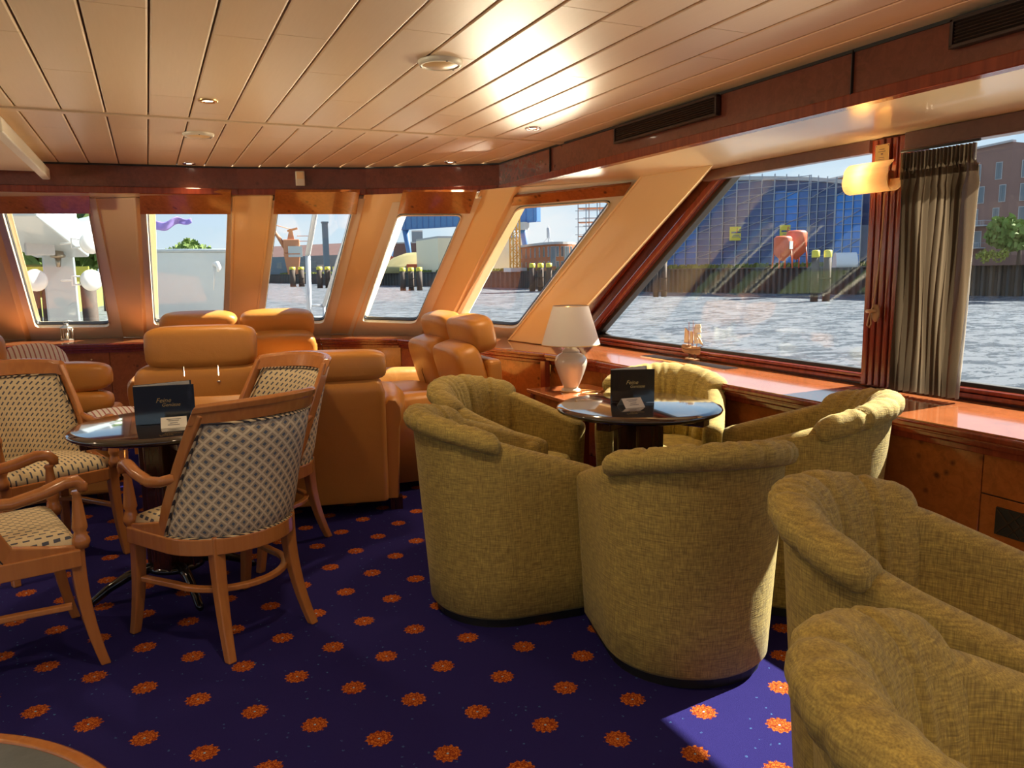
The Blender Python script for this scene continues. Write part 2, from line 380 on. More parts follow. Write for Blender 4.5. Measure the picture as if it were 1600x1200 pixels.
# dropped ceiling box at the left
bx = structure(MB().box((-1.55, 5.38, 2.11), (1.90, 1.94, .07)).build('trim_7', 'ceiling', bevel=.006))
MB().box((-.585, 5.38, 2.062), (.05, 1.98, .075)).build('edge_trim', 'cream_light', bx, bevel=.008)
MB().box((-1.56, 4.405, 2.062), (1.9, .05, .045)).build('edge_trim', 'cream_light', bx, bevel=.008)
# fascia (burl band under the ceiling)
FA = [(-5.2, 5.45), (-4.28, 6.0), (-3.37, 6.28), (-1.35, 6.50), (.67, 6.28), (1.58, 6.0), (2.46, 5.45), (2.46, -3.2)]
def off(poly, d):
    out = []
    for i, p in enumerate(poly):
        p = Vector(p); a = Vector(poly[max(i - 1, 0)]); b = Vector(poly[min(i + 1, len(poly) - 1)])
        n1 = (p - a).orthogonal().normalized() if i > 0 else None; n2 = (b - p).orthogonal().normalized() if i < len(poly) - 1 else None
        n_ = ((n1 or n2) + (n2 or n1)).normalized(); k = 1 / max(.4, n_.dot(n1 or n2)); out.append(tuple(p + n_ * d * k))
    return out
def band(mb, poly, d0, d1, z0, z1, i0=0, i1=None):
    A = off(poly, d0); B = off(poly, d1); 
    for i in range(i0, (len(poly) - 1) if i1 is None else i1):
        mb.hexa([(*A[i], z0), (*A[i + 1], z0), (*B[i + 1], z0), (*B[i], z0)], [(*A[i], z1), (*A[i + 1], z1), (*B[i + 1], z1), (*B[i], z1)])
    return mb
fas = structure(band(MB(), FA, 0, .03, 1.985, 2.15).build('trim_2', 'burl_dark'))
band(MB(), FA, -.012, .045, 1.944, 1.990).build('lower_molding', 'mahogany', fas, bevel=.004)
band(MB(), FA, -.006, .01, 2.138, 2.15).build('shadow_strip', 'black', fas)
MB().box((2.453, 4.62, 2.065), (.012, .006, .16)).box((2.453, 2.2, 2.065), (.012, .004, .16)).build('panel_joint', 'black', fas)
def vent(yc, w, label):
    t = thing('air_vent', label, 'air vent', (2.452, yc, 2.092), 0, 'black grilles in the side fascia')
    h = .088
    MB().box((-.006, 0, 0), (.012, w - .05, h - .02)).build('backing', 'black', t)
    MB().box((-.012, 0, h / 2 - .004), (.026, w, .012)).box((-.012, 0, -h / 2 + .002), (.026, w, .012)).box((-.012, w / 2 - .006, 0), (.026, .012, h)).box((-.012, -w / 2 + .006, 0), (.026, .012, h)).build('frame', 'grille', t, bevel=.002)
    for i in range(7): MB().box((-.015, 0, -h / 2 + .015 + i * .0105), (.012, w - .03, .0035), (0, .5, 0)).build('slat', 'grille', t)
    return t
vent(3.38, .87, 'long black louvred grille in the fascia above the large raked window')
vent(1.36, .87, 'black louvred grille in the fascia at the top right corner of the frame')
# soffit outside the fascia
SO = [(-6.3, 4.2), (-5.1, 5.1), (-4.39, 5.8), (-3.5, 6.2), (-1.35, 6.95), (.8, 6.15), (1.69, 5.78), (2.44, 5.1), (3.5, 3.98), (3.5, -3.2)]
sf = MB()
sf.prism([(2.475, 5.44), (2.475, -3.2), (3.5, -3.2), (3.5, 3.98), (2.9, 4.75)], 1.946, 2.16)
OUTR = [(-5.3, 5.42), (-4.5, 6.13), (-3.5, 6.5), (-2.5, 6.95), (-1.35, 7.35), (-.2, 6.95), (.8, 6.5), (1.75, 6.13), (2.50, 5.50)]; INR = [(-5.2, 5.40), (-4.28, 6.02), (-3.37, 6.30), (-2.4, 6.41), (-1.35, 6.52), (-.3, 6.41), (.67, 6.30), (1.58, 6.02), (2.475, 5.46)]
for i in range(8): sf.prism([INR[i], INR[i + 1], OUTR[i + 1], OUTR[i]], 1.947, 2.16)
structure(sf.build('trim_3', 'soffit'))
# ------------------------------------------------ front glass wall (raked back, k metres aft per metre up)
K = 1.46; ZB = .75
V = [(-2.5, 8.53), (-1.35, 8.95), (-.2, 8.53), (.80, 8.06), (1.69, 7.66), (2.39, 6.99), (3.35, 5.93)]
Vl = [(-6.05, 5.93), (-5.1, 6.98), (-4.39, 7.66), (-3.5, 8.06), (-2.5, 8.53)]
rk = Vector((0, -K, 1)).normalized()
def rail_pt(x, y, z): return Vector((x, y - K * (z - ZB), z))
def roundpoly(pts, r, n=5):
    out = []; m = len(pts)
    for i in range(m):
        p = pts[i]; a = (pts[i - 1] - p); b = (pts[(i + 1) % m] - p); ra = min(r, a.length * .45); rb = min(r, b.length * .45)
        A = p + a.normalized() * ra; B = p + b.normalized() * rb
        for j in range(n + 1):
            t = j / n; out.append(A * (1 - t) ** 2 + p * 2 * t * (1 - t) + B * t * t)
    return out
def facet(i, a, b, quad, nm, rr=.09, deep=.0, zt=1.942):
    """a,b: bottom corners of the facet; quad: glass corners BL,BR,TR,TL on the facet plane"""
    A = Vector((*a, ZB)); B = Vector((*b, ZB)); nrm = (B - A).cross(rk).normalized()
    if nrm.y < 0: nrm = -nrm
    if quad: q = [atp(u, v, A + nrm * deep, nrm) for u, v in quad]
    else:
        t0 = A.lerp(B, .18); t1 = A.lerp(B, .82); q = [rail_pt(t0.x, t0.y, .9) + nrm * deep, rail_pt(t1.x, t1.y, .9) + nrm * deep, rail_pt(t1.x, t1.y, 1.88) + nrm * deep, rail_pt(t0.x, t0.y, 1.88) + nrm * deep]
    O = [A, B, rail_pt(*b, zt), rail_pt(*a, zt)]; O = [p + nrm * deep for p in O]
    inner = roundpoly(q, rr); n_ = len(inner)
    c = sum(inner, Vector()) / n_
    # outer boundary: project from the centre onto the facet quad
    e1 = (B - A).normalized(); e2 = nrm.cross(e1)
    P2 = [((p - c).dot(e1), (p - c).dot(e2)) for p in O]; 
    outer = []
    for p in inner:
        d = ((p - c).dot(e1), (p - c).dot(e2)); best = None
        for k in range(4):
            (x1, y1), (x2, y2) = P2[k], P2[(k + 1) % 4]; den = d[0] * (y2 - y1) - d[1] * (x2 - x1)
            if abs(den) < 1e-9: continue
            t = (x1 * (y2 - y1) - y1 * (x2 - x1)) / den; s_ = (x1 * d[1] - y1 * d[0]) / den
            if t > 0 and -1e-6 <= s_ <= 1 + 1e-6 and (best is None or t < best): best = t
        outer.append(c + e1 * d[0] * best + e2 * d[1] * best)
    th = nrm * .07
    w = structure(MB().rings([[p for p in inner], [p for p in outer], [p + th for p in outer], [p + th for p in inner], [p for p in inner]], True, False, False).build('window_%d' % nm, 'cream_light'))
    ins = [p + (c - p).normalized() * .018 for p in inner]; ins2 = [p + (c - p).normalized() * .030 for p in inner]
    MB().rings([[p - nrm * .012 for p in inner], [p - nrm * .012 for p in ins], [p + nrm * .03 for p in ins], [p + nrm * .03 for p in inner]], True, False, False).build('frame_bead', 'cream_light', w)
    MB().rings([[p + nrm * .020 for p in inner], [p + nrm * .020 for p in ins2], [p + nrm * .05 for p in ins2]], True, False, False).build('gasket', 'rubber', w)
    MB().hexa([p + nrm * .040 for p in inner], [p + nrm * .046 for p in inner]).build('glass_pane', 'glass', w)
    return w
WQ = [((55, 512), (173, 511), (138, 322), (0, 322)), ((240, 508), (350, 505), (357, 322), (227, 322)), ((411, 501), (506, 506), (553, 326), (433, 326)),
      ((565, 503), (650, 506), (724, 334), (621, 334)), ((704, 505), (806, 514), (958, 312), (808, 322))]
facet(0, V[0], V[1], None, 6)
for i in range(5): facet(i, V[i + 1], V[i + 2], WQ[i], i + 1, .06 if i < 4 else .07, zt=(1.942, 1.942, 1.915, 1.885, 1.942)[i])
for i in range(4): facet(i, Vl[i], Vl[i + 1], None, 7 + i)
# mullions: painted box members between the windows
def mullion(bl, br, tl, tr, name, zt=1.945, d=.10):
    """pixel corners of the visible face; bottom on the sill top"""
    a = atz(*bl, ZB + .002); b = atz(*br, ZB + .002); n_ = (b - a).cross(rk).normalized()
    if n_.y < 0: n_ = -n_
    c1 = atp(*tl, a, n_); c2 = atp(*tr, a, n_)
    a2 = a + (c1 - a) * ((zt - a.z) / (c1.z - a.z)); b2 = b + (c2 - b) * ((zt - b.z) / (c2.z - b.z))
    u = (b - a).normalized()
    nh = Vector((n_.x, n_.y, 0)).normalized() * .24
    m = MB().hexa([a, b, b + nh, a + nh], [a2, b2, b2 + nh, a2 + nh])
    o = structure(m.build(name, 'cream', bevel=.006))
    # raised edge beads
    for p, q, s_ in ((a, a2, 1), (b, b2, -1)):
        e = u * s_ * .020; MB().hexa([p - n_ * .006, p + e - n_ * .006, p + e, p], [q - n_ * .006, q + e - n_ * .006, q + e, q]).build('edge_bead', 'cream', o, bevel=.003)
    return o
mullion((-30, 531), (42, 531), (-115, 303), (-28, 303), 'trim_10')
mullion((178, 527), (226, 527), (140, 302), (212, 302), 'trim_11')
mullion((357, 525), (399, 524), (363, 305), (427, 305), 'trim_12')
mullion((510, 522), (552, 522), (568, 307), (630, 307), 'trim_13')
mullion((650, 523), (690, 525), (748, 304), (803, 300), 'trim_14')
# wide raked column cover between the bow windows and the side window
q0 = [Vector((2.78, 6.07, .752)), Vector((2.90, 5.42, .752)), Vector((3.34, 4.10, 1.95)), Vector((2.98, 4.32, 1.95))]
q0 = [atp(791, 532, (2.80, 6.05, .75), (1, .16, -.0)), None, None, None]
pn = Vector((.93, .22, .0)).normalized()
pA = Vector((2.785, 6.06, .752)); pB = Vector((2.86, 5.40, .752)); pD = Vector((2.985, 4.36, 1.950)); pC = atp(1097, 277, pA, (pB - pA).cross(pD - pA)); pC = pB + (pC - pB) * ((1.950 - pB.z) / (pC.z - pB.z))
o_ = Vector((.22, .30, .0))
cc = structure(MB().hexa([pA, pB, pB + o_, pA + o_], [pD, pC, pC + o_, pD + o_]).build('trim_15', 'cream', bevel=.008))
t_ = (pB - pA).normalized() * .03
MB().hexa([pA - o_ * .02, pA + t_ - o_ * .02, pA + t_, pA], [pD - o_ * .02, pD + t_ - o_ * .02, pD + t_, pD]).build('edge_bead', 'cream', cc, bevel=.003)
# burl header boards across the window heads
def header(pa, pb, z0, z1, name, mat='burl', th=.04):
    a = Vector((*pa, 0)); b = Vector((*pb, 0)); n_ = (b - a).cross(Vector((0, 0, 1))).normalized()
    if n_.y < 0: n_ = -n_
    return structure(MB().prism([(p.x, p.y) for p in (a, b, b + n_ * th, a + n_ * th)], z0, z1).build(name, mat, bevel=.002))
def hd(u0, u1, v, yoff, name):
    # board hangs just behind the fascia line
    pass
hz0, hz1 = 1.862, 2.0
def on_fascia(u, v):
    # point of the fascia line (moved .035 outward) seen in a picture direction
    best = None
    for i in range(len(FAo) - 1):
        p = Vector((*FAo[i], 0)); q = Vector((*FAo[i + 1], 0)); n_ = (q - p).cross(Vector((0, 0, 1))); h = atp(u, v, p, n_); t = (h - p).dot(q - p) / (q - p).length_squared
        h.z = 0
        t = (h - p).dot(q - p) / (q - p).length_squared
        if -.001 <= t <= 1.001: best = h
    return best
FAo = off(FA[:7], .036)
def board(i, quad, nm, inb=.03):
    A = Vector((*V[i], ZB)); B = Vector((*V[i + 1], ZB)); n_ = (B - A).cross(rk).normalized(); n_ = n_ if n_.y > 0 else -n_
    q = [atp(u, v, A - n_ * inb, n_) for u, v in quad]
    structure(MB().hexa(q, [p + n_ * .025 for p in q]).build(nm, 'burl', bevel=.002))
board(1, ((-60, 334), (141, 334), (139, 300), (-60, 300)), 'trim_20', .10)
board(2, ((219, 335), (360, 335), (361, 300), (218, 300)), 'trim_21', .08)
board(3, ((427, 335), (557, 335), (562, 300), (430, 300)), 'trim_22', .045)
board(4, ((621, 334), (734, 334), (745, 300), (629, 300)), 'trim_23', .045)
board(5, ((799, 322), (975, 306), (986, 288), (803, 308)), 'trim_24', .03)
# ------------------------------------------------ starboard wall
XW = 3.30
wl = MB()
def rk_y(z, y0=5.93): return y0 - K * (z - ZB)
def wpoly(mb, pts, x0=XW, x1=XW + .08): return mb.hexa([(x0, y, z) for y, z in pts], [(x1, y, z) for y, z in pts])
ws = structure(wpoly(MB(), [(-3.2, .70), (-3.2, .80), (5.85, .80), (6.0, .70)]).build('wall_right', 'mahogany'))
# raked mahogany frame member of the large window
def diag(y0, y1, x0, x1, name, mat, z0=.80, z1=1.95, bev=.004):
    return MB().hexa([(x0, y0, z0), (x0, y1, z0), (x1, y1, z0), (x1, y0, z0)], [(x0, y0 - K * (z1 - z0), z1), (x0, y1 - K * (z1 - z0), z1), (x1, y1 - K * (z1 - z0), z1), (x1, y0 - K * (z1 - z0), z1)]).build(name, mat, ws, bevel=bev)
yd = 5.45
diag(yd + .3, yd + .95, XW + .02, XW + .06, 'raked_backing', 'mahogany')
diag(yd + .02, yd + .40, XW - .03, XW + .07, 'raked_frame', 'burl_dark')
diag(yd + .27, yd + .40, XW - .055, XW - .03, 'raked_molding', 'mahogany', bev=.01)
diag(yd + .02, yd + .12, XW - .055, XW - .03, 'raked_molding', 'mahogany', bev=.01)
diag(yd - .03, yd + .03, XW - .01, XW + .05, 'gasket', 'rubber')
MB().box((XW - .02, 1.2, .795), (.06, 9.2, .02)).box((XW - .035, 1.2, .772), (.05, 9.2, .022)).build('sill_molding', 'mahogany', ws, bevel=.006)
MB().box((XW + .03, 1.2, 1.93), (.08, 5.6 + .4, .05)).build('head_rail', 'mahogany', ws)
w1 = structure(MB().hexa([(XW + .035, 5.43, .80), (XW + .035, 2.74, .80), (XW + .035, 2.74, 1.95), (XW + .035, 3.77, 1.95)], [(XW + .042, 5.43, .80), (XW + .042, 2.74, .80), (XW + .042, 2.74, 1.95), (XW + .042, 3.77, 1.95)]).build('window_11', 'glass'))
MB().box((XW + .02, 4.1, .812), (.04, 2.74, .022)).box((XW + .02, 2.75, 1.35), (.04, .02, 1.1)).build('gasket', 'rubber', w1, bevel=.003)
# rounded lower corner of the gasket
MB().hexa([(XW + .02, yd, .82), (XW + .02, yd - .02, .91), (XW + .02, yd - .08, .86), (XW + .02, yd - .14, .835), (XW + .02, yd - .22, .822)], [(XW + .04, yd, .82), (XW + .04, yd - .02, .91), (XW + .04, yd - .08, .86), (XW + .04, yd - .14, .835), (XW + .04, yd - .22, .822)]).build('gasket', 'rubber', w1)
for i, (ya, yb) in enumerate([(2.54, .95), (.75, -.85), (-1.05, -3.1)]):
    g = structure(MB().box((XW + .038, (ya + yb) / 2, 1.375), (.007, ya - yb, 1.15)).build('window_%d' % (12 + i), 'glass'))
    MB().box((XW + .02, (ya + yb) / 2, .812), (.04, ya - yb, .022)).build('gasket', 'rubber', g, bevel=.003)
for i, (ya, yb, fl_) in enumerate([(2.74, 2.53, 1), (.95, .75, 0), (-.85, -1.05, 0)]):
    p = structure(MB().box((XW - .025, (ya + yb) / 2, 1.35), (.13, ya - yb, 1.19)).build('trim_%d' % (30 + i), 'mahogany', bevel=.004))
    if fl_:
        for j in range(5): MB().box((XW - .094, yb + .035 + j * .037, 1.35), (.012, .024, 1.18)).build('fluted_strip', 'mahogany', p, bevel=.005)
        MB().box((XW - .06, yb - .012, 1.35), (.08, .022, 1.19)).build('side_strip', 'mahogany', p, bevel=.006)
structure(MB().box((3.215, 3.36, 1.914), (.05, 1.24, .062)).box((3.205, 3.36, 1.888), (.02, 1.24, .008)).build('trim_25', 'header', bevel=.003))
structure(MB().box((3.205, 1.75, 1.905), (.06, 1.57, .080)).box((3.17, 1.75, 1.868), (.02, 1.57, .008)).build('trim_26', 'header', bevel=.003))
structure(MB().box((3.215, -1.3, 1.905), (.05, 4.0, .080)).build('trim_27', 'header', bevel=.003))
# ------------------------------------------------ sill and dado
SE = [(-5.38, 4.4), (-5.3, 5.0), (-4.73, 6.82), (-4.13, 7.33), (-3.3, 7.62), (-1.35, 8.22), (.60, 7.62), (1.43, 7.33), (2.03, 6.82), (2.60, 5.0), (2.68, 4.4), (2.68, -3.2)]
outer = [(-6.0, 4.4), (-6.0, 5.95), (-5.08, 7.1), (-4.39, 7.75), (-3.5, 8.2), (-1.35, 9.05), (.80, 8.2), (1.69, 7.75), (2.42, 7.1), (3.34, 5.95), (3.34, 4.4), (3.34, -3.2)]
sl_ = MB()
for i in range(len(SE) - 1): sl_.prism([SE[i], SE[i + 1], outer[i + 1], outer[i]], .712, .75)
sill = structure(sl_.build('trim_1', 'sill'))
band(MB(), SE, -.012, .03, .716, .744).build('nosing', 'mahogany', sill, bevel=.008)
band(MB(), SE, .004, .035, .690, .714).build('nosing', 'mahogany', sill, bevel=.006)
band(MB(), SE, .018, .045, .664, .690).build('nosing', 'mahogany', sill, bevel=.004)
wf = structure(band(MB(), SE, .05, .12, 0, .68).build('wall_front', 'black'))
A = off(SE, .04)
def dado(i, n_, x0=.0, x1=1.0):
    a = Vector(A[i]); b = Vector(A[i + 1]); d = (b - a); nn = d.orthogonal().normalized()
    for j in range(n_):
        p = a + d * (x0 + (x1 - x0) * (j / n_)) + d.normalized() * .002; q = a + d * (x0 + (x1 - x0) * ((j + 1) / n_)) - d.normalized() * .002
        MB().prism([tuple(p), tuple(q), tuple(q + nn * .02), tuple(p + nn * .02)], .07, .668).build('panel', 'burl', wf, bevel=.002)
for i, k in ((1, 2), (2, 1), (3, 1), (4, 2), (5, 2), (6, 1), (7, 1), (8, 2), (9, 1)): dado(i, k)
L = 4.4 + 3.2
cuts = [4.4, 3.35, 2.72, 1.765, .95, 0, -1.1, -2.2, -3.2]
for a, b in zip(cuts[:-1], cuts[1:]):
    if a == 1.765:
        MB().box((2.73, (a + b) / 2, .592), (.02, a - b - .004, .150)).build('panel', 'burl', wf, bevel=.002)
        MB().box((2.73, (a + b) / 2, .29), (.02, a - b - .004, .445)).build('access_door', 'burl', wf, bevel=.002)
    else: MB().box((2.73, (a + b) / 2, .368), (.02, a - b - .004, .60)).build('panel', 'burl', wf, bevel=.002)
structure(band(MB(), SE, .03, .05, 0, .07).build('baseboard_front', 'mahogany'))
structure(MB().box((2.595, 4.99, .345), (.045, .06, .69), (0, 0, .15)).build('trim_5', 'mahogany', bevel=.004))
g = thing('wall_grille', 'dark perforated metal grille low in the burl access door beside the front right chair', 'air vent', (2.716, 1.42, .43))
MB().box((0, 0, 0), (.008, .56, .10)).build('backing', 'black', g)
pm = MB()
for i in range(12): pm.box((-.006, -.235 + i * .0425, 0), (.003, .005, .125), (.75, 0, 0)).box((-.006, -.235 + i * .0425, 0), (.003, .005, .125), (-.75, 0, 0))
pm.build('mesh', 'grille', g)
# unseen port and aft walls: large port windows, aft glazing added for more light
wp = structure(MB().box((-6.05, .4, .37), (.1, 8.0, .74)).box((-6.05, .4, 2.05), (.1, 8.0, .2)).build('wall_left', 'burl'))
for i in range(6): structure(MB().box((-6.05, -3.1 + 1.5 * i, 1.35), (.14, .2, 1.25)).build('trim_%d' % (40 + i), 'mahogany'))
structure(MB().box((-6.05, .4, 1.35), (.007, 8.0, 1.2)).build('window_20', 'glass'))
structure(MB().box((-1.4, -3.25, .35), (9.4, .1, .7)).box((-1.4, -3.25, 2.08), (9.4, .1, .17)).build('wall_back', 'burl'))
for i in range(7): structure(MB().box((-6.0 + 1.55 * i, -3.25, 1.35), (.12, .12, 1.3)).build('trim_%d' % (50 + i), 'mahogany'))
structure(MB().box((-1.4, -3.25, 1.35), (9.4, .007, 1.3)).build('window_21', 'glass'))
# ------------------------------------------------ ceiling fittings
def downlight(x, y, label, ring='chrome', en=26):
    t = thing('downlight', label, 'ceiling light', (x, y, 2.15), 0, 'recessed ceiling spots')
    MB().lathe([(.045, 0), (.045, -.004), (.038, -.008), (.027, -.006), (.024, 0)], 28, caps=False).build('ring', ring, t)
    MB().lathe([(.0, -.0035), (.012, -.004), (.020, -.003), (.026, -.0005)], 20, caps=False).build('bulb', 'bulb', t)
    l = D.lights.new('downlight_beam', 'SPOT'); l.energy = en; l.color = (1, .76, .46); l.spot_size = 2.0; l.spot_blend = .8; l.shadow_soft_size = .05
    o = D.objects.new('beam', l); C.objects.link(o); o.parent = t; o.location = (0, 0, -.03)
    return t
downlight(.316, 3.965, 'copper ringed recessed spot just aft of the ceiling cross rail, left half', 'brass')
downlight(2.047, 4.066, 'small recessed spot near the aft side of the cross rail by the side fascia')
downlight(.334, 6.18, 'recessed spot at the front fascia, left of the grey sensor box', en=5)
downlight(2.087, 5.50, 'recessed spot at the front fascia, right of the grey sensor box', en=1.5)
for x, y in ((-1.6, 3.9), (-3.4, 3.9), (.3, 1.8), (-1.6, 1.8), (.3, -.4), (2.05, -.4), (-1.6, -.4), (-3.4, 1.8), (-3.4, -.4), (-1.6, -2), (.3, -2.), (2.05, -2.)):  # unseen spots added to brighten the room
    downlight(x, y, 'added unseen recessed ceiling spot outside the picture, further aft or to port')
def speaker(x, y, r, label):
    t = thing('ceiling_speaker', label, 'speaker', (x, y, 2.15), 0, 'round speakers in the ceiling')
    MB().lathe([(r, 0), (r, -.006), (r * .93, -.016), (r * .82, -.018), (r * .80, -.012)], 48, caps=False).build('rim', 'cream_light', t)
    MB().lathe([(0, -.024), (r * .5, -.022), (r * .8, -.013)], 48, caps=False).build('mesh_cover', 'cream', t)
    for a in (.5, 2.6, 4.7): MB().lathe([(0, -.019), (.004, -.018), (.005, -.014)], 10, (r * .88 * math.cos(a), r * .88 * math.sin(a), 0), caps=False).build('screw', 'black', t)
speaker(1.083, 2.935, .086, 'round beige ceiling speaker in the middle of the planks, larger and nearer')
speaker(.326, 4.893, .086, 'round beige ceiling speaker beyond the cross rail, further away')
t = thing('climate_sensor', 'small beige grey sensor box on the front fascia', 'sensor', (1.105, 6.115, 2.062), -.2)
MB().box((0, 0, 0), (.068, .03, .108)).build('housing', 'cream_light', t, bevel=.006); MB().box((0, -.017, .022), (.05, .006, .05)).build('cover', 'cream', t, bevel=.002)

# ================================================================= FURNITURE
# ---------------------------------------------------------------- tub armchairs (front = +Y)
def tub_chair():
    t = thing('tub_armchair', 'tub', 'armchair', group='olive tub armchairs')
    N = 56
    def path(s, z, inset=0.0):
        """U-shaped plan; s 0..1 from the right front round the back to the left front"""
        k = z / .80
        a = .285 + .040 * k - inset; b = .275 + .060 * k - inset; yf = .270 + .030 * k
        arc = PI * (a + b) / 2; tot = 2 * yf + arc; d = s * tot
        if d < yf: return Vector((a, yf - d, z)), Vector((1, 0, 0))
        if d > yf + arc: return Vector((-a, d - yf - arc, z)), Vector((-1, 0, 0))
        f = (d - yf) / arc * PI
        return Vector((a * math.cos(f), -b * math.sin(f), z)), Vector((b * math.cos(f), -a * math.sin(f), 0)).normalized()
    def top(s):                       # height of the shell rim
        q = abs(s - .5) * 2           # 0 back .. 1 arm front
        h = .778 - .070 * (min(1, q / .6)) ** 2
        if q > .6: h = .708 - .105 * ((q - .6) / .4)
        return h
    R = []
    for i in range(N + 1):
        s = i / N; h = top(s); T = .10; q = abs(s - .5) * 2; r = []
        rnd = .0
        for z in (.035, .05, .20, .36, .50, h - .06): p, n_ = path(s, z); r.append(p - n_ * (.012 if z == .035 else 0))
        p, n_ = path(s, h - .03)
        for a in (15, 45, 75, 105, 135, 165):
            c = math.cos(math.radians(a)); e_ = math.sin(math.radians(a))
            r.append(p - n_ * (T / 2) + n_ * (T / 2 * c) + Vector((0, 0, .032 * e_ - .0)))
        for z in (h - .07, .45, .25, .035): p, n_ = path(s, z); r.append(p - n_ * T)
        R.append(r)
    # rounded front ends of the arms
    def endring(r, dy, sc):
        c = sum((Vector(p) for p in r), Vector()) / len(r); c = Vector((c.x, r[0].y, c.z))
        out = []
        for p in r:
            q_ = Vector(p); q_.x = c.x + (q_.x - c.x) * sc; q_.z = c.z + (q_.z - c.z) * (1 - (1 - sc) * .25) if q_.z > c.z else q_.z; q_.y += dy; out.append(q_)
        return out
    R = [endring(R[0], .030, .35), endring(R[0], .024, .75)] + R + [endring(R[-1], .024, .75), endring(R[-1], .030, .35)]
    sh = MB().rings(R, True, True).build('shell', 'tub', t)
    # padded roll over the back with radial pleats
    n2 = 84; s0, s1 = .235, .765; R = []
    seams = [.335, .44, .56, .665]
    rr = random.Random(3)
    for i in range(n2 + 1):
        u = i / n2; s = s0 + (s1 - s0) * u; h = top(s)
        e_ = min(1, math.sin(PI * u) * 9) ** .5 if 0 < u < 1 else .0
        sm = min(abs(s - c) for c in seams); pl = 1 - .20 * math.exp(-(sm / .007) ** 2)
        wr = .0022 * math.sin(s * 120 + 2.3 * math.sin(s * 37)) + .0012 * math.sin(s * 260)
        m = .35 + .65 * e_
        up = .004 + .016 * math.sin(PI * u) ** .7
        prof = [(-.030, -.046), (.010, -.050), (.027, -.040), (.034, -.018), (.031, .004), (.016, .022), (-.012, .031), (-.044, .026), (-.078, .004), (-.104, -.040), (-.120, -.110), (-.132, -.20), (-.142, -.32), (-.11, -.32), (-.09, -.2), (-.075, -.08)]
        r = []
        for k, (a, z) in enumerate(prof):
            zz = h + (z * m if z > -.12 else z) + (up * m if z > -.12 else 0)
            puff = (wr + (pl - 1) * .055) if 1 <= k <= 12 else 0
            p, n_ = path(s, min(zz, .80)); p = Vector((p.x, p.y, zz)) + n_ * ((a + .0) * (m if a > 0 else (.75 + .25 * m)) ) - n_ * 0
            if 1 <= k <= 12:
                d = (n_ * (.053 if k < 5 else 0) + Vector((0, 0, .05)) * (1 if 4 <= k <= 9 else .3) - n_ * (.05 if k >= 9 else 0)).normalized() if k not in (0,) else Vector()
                p += d * puff
            r.append(p)
        R.append(r)
    MB().rings(R, True, True).build('back_pad', 'tub', t)
    # stitched seam lines
    for c in seams:
        pts = []
        for z in (.60, .5, .40):
            p, n_ = path(c, z); pts.append(p - n_ * .147)
        MB().tube(pts, .003, 6).build('seam', 'tub', t)
    # seat cushion
    sbox((0, .045, .385), (.46, .52, .15), p=5).build('seat_cushion', 'tub', t)
    sbox((0, .235, .20), (.46, .09, .32), p=9).build('front_panel', 'tub', t)
    pl_ = [(p.x * .93, p.y * .93) for p in (path(i / 24, 0)[0] for i in range(25))]
    MB().prism(pl_, .0, .045).build('plinth', 'black', t)
    return t
tc0 = tub_chair()
TUB = [  # x, y, heading of the front (deg CCW from +Y), label
    (1.225, 2.79, -96, 'olive tub armchair seen from behind, left one in front of the round table'),
    (1.63, 2.09, -15, 'olive tub armchair seen from behind, in the centre with its right flank in the sun'),
    (1.52, 3.38, -142, 'olive tub armchair facing us at the far left of the right hand table'),
    (2.39, 3.27, 140, 'sunlit yellow olive tub armchair behind the menu on the right hand table'),
    (2.36, 2.31, 41, 'olive yellow tub armchair standing against the burl wall below the curtain'),
    (1.58, 1.12, -150, 'big olive tub armchair in the right foreground, its pleated inside turned towards us'),
    (1.05, .52, -125, 'olive tub armchair cut off by the bottom right corner of the picture')]
for i, (x, y, a, lb) in enumerate(TUB):
    o = tc0 if i == 0 else copy_tree(tc0)
    place(o, (x, y, 0), math.radians(a), lb)
    if i == 4: o.scale = (1.05, 1.05, 1.04)
# ---------------------------------------------------------------- round dark tables
def table(x, y, rz, label):
    t = thing('round_table', label, 'table', (x, y, 0), rz, 'dark round pedestal tables')
    MB().lathe([(0, .700), (.33, .700), (.357, .703), (.373, .711), (.377, .719), (.373, .727), (.363, .730), (.359, .7325), (.347, .735), (0, .735)], 80, caps=False).build('table_top', 'lacquer', t)
    for a in (0, PI / 2):
        MB().box((0, 0, .682), (.66, .07, .036), (0, 0, a)).build('bearer', 'column', t, bevel=.006)
    for i in range(4):
        a = i * PI / 2 + PI / 4
        MB().box((.066 * math.cos(a), .066 * math.sin(a), .38), (.085, .085, .57), (0, 0, a)).build('column', 'column', t, bevel=.010, seg=3)
    MB().lathe([(0, .09), (.10, .09), (.12, .10), (.11, .12), (.05, .13), (0, .13)], 32, caps=False).build('hub', 'gloss_black', t)
    for i in range(4):
        a = i * PI / 2; c, s_ = math.cos(a), math.sin(a)
        pts = [(r * c, r * s_, z) for r, z in ((.03, .105), (.10, .112), (.19, .098), (.27, .062), (.33, .022), (.345, .014))]
        MB().tube(pts, [.022, .024, .021, .018, .016, .010], 12).build('foot', 'gloss_black', t)
    return t
table(2.0, 2.92, .5, 'round black brown lacquered table among the olive tub armchairs')
table(.02, 3.55, -1.35, 'round black brown lacquered table among the wooden dining armchairs')
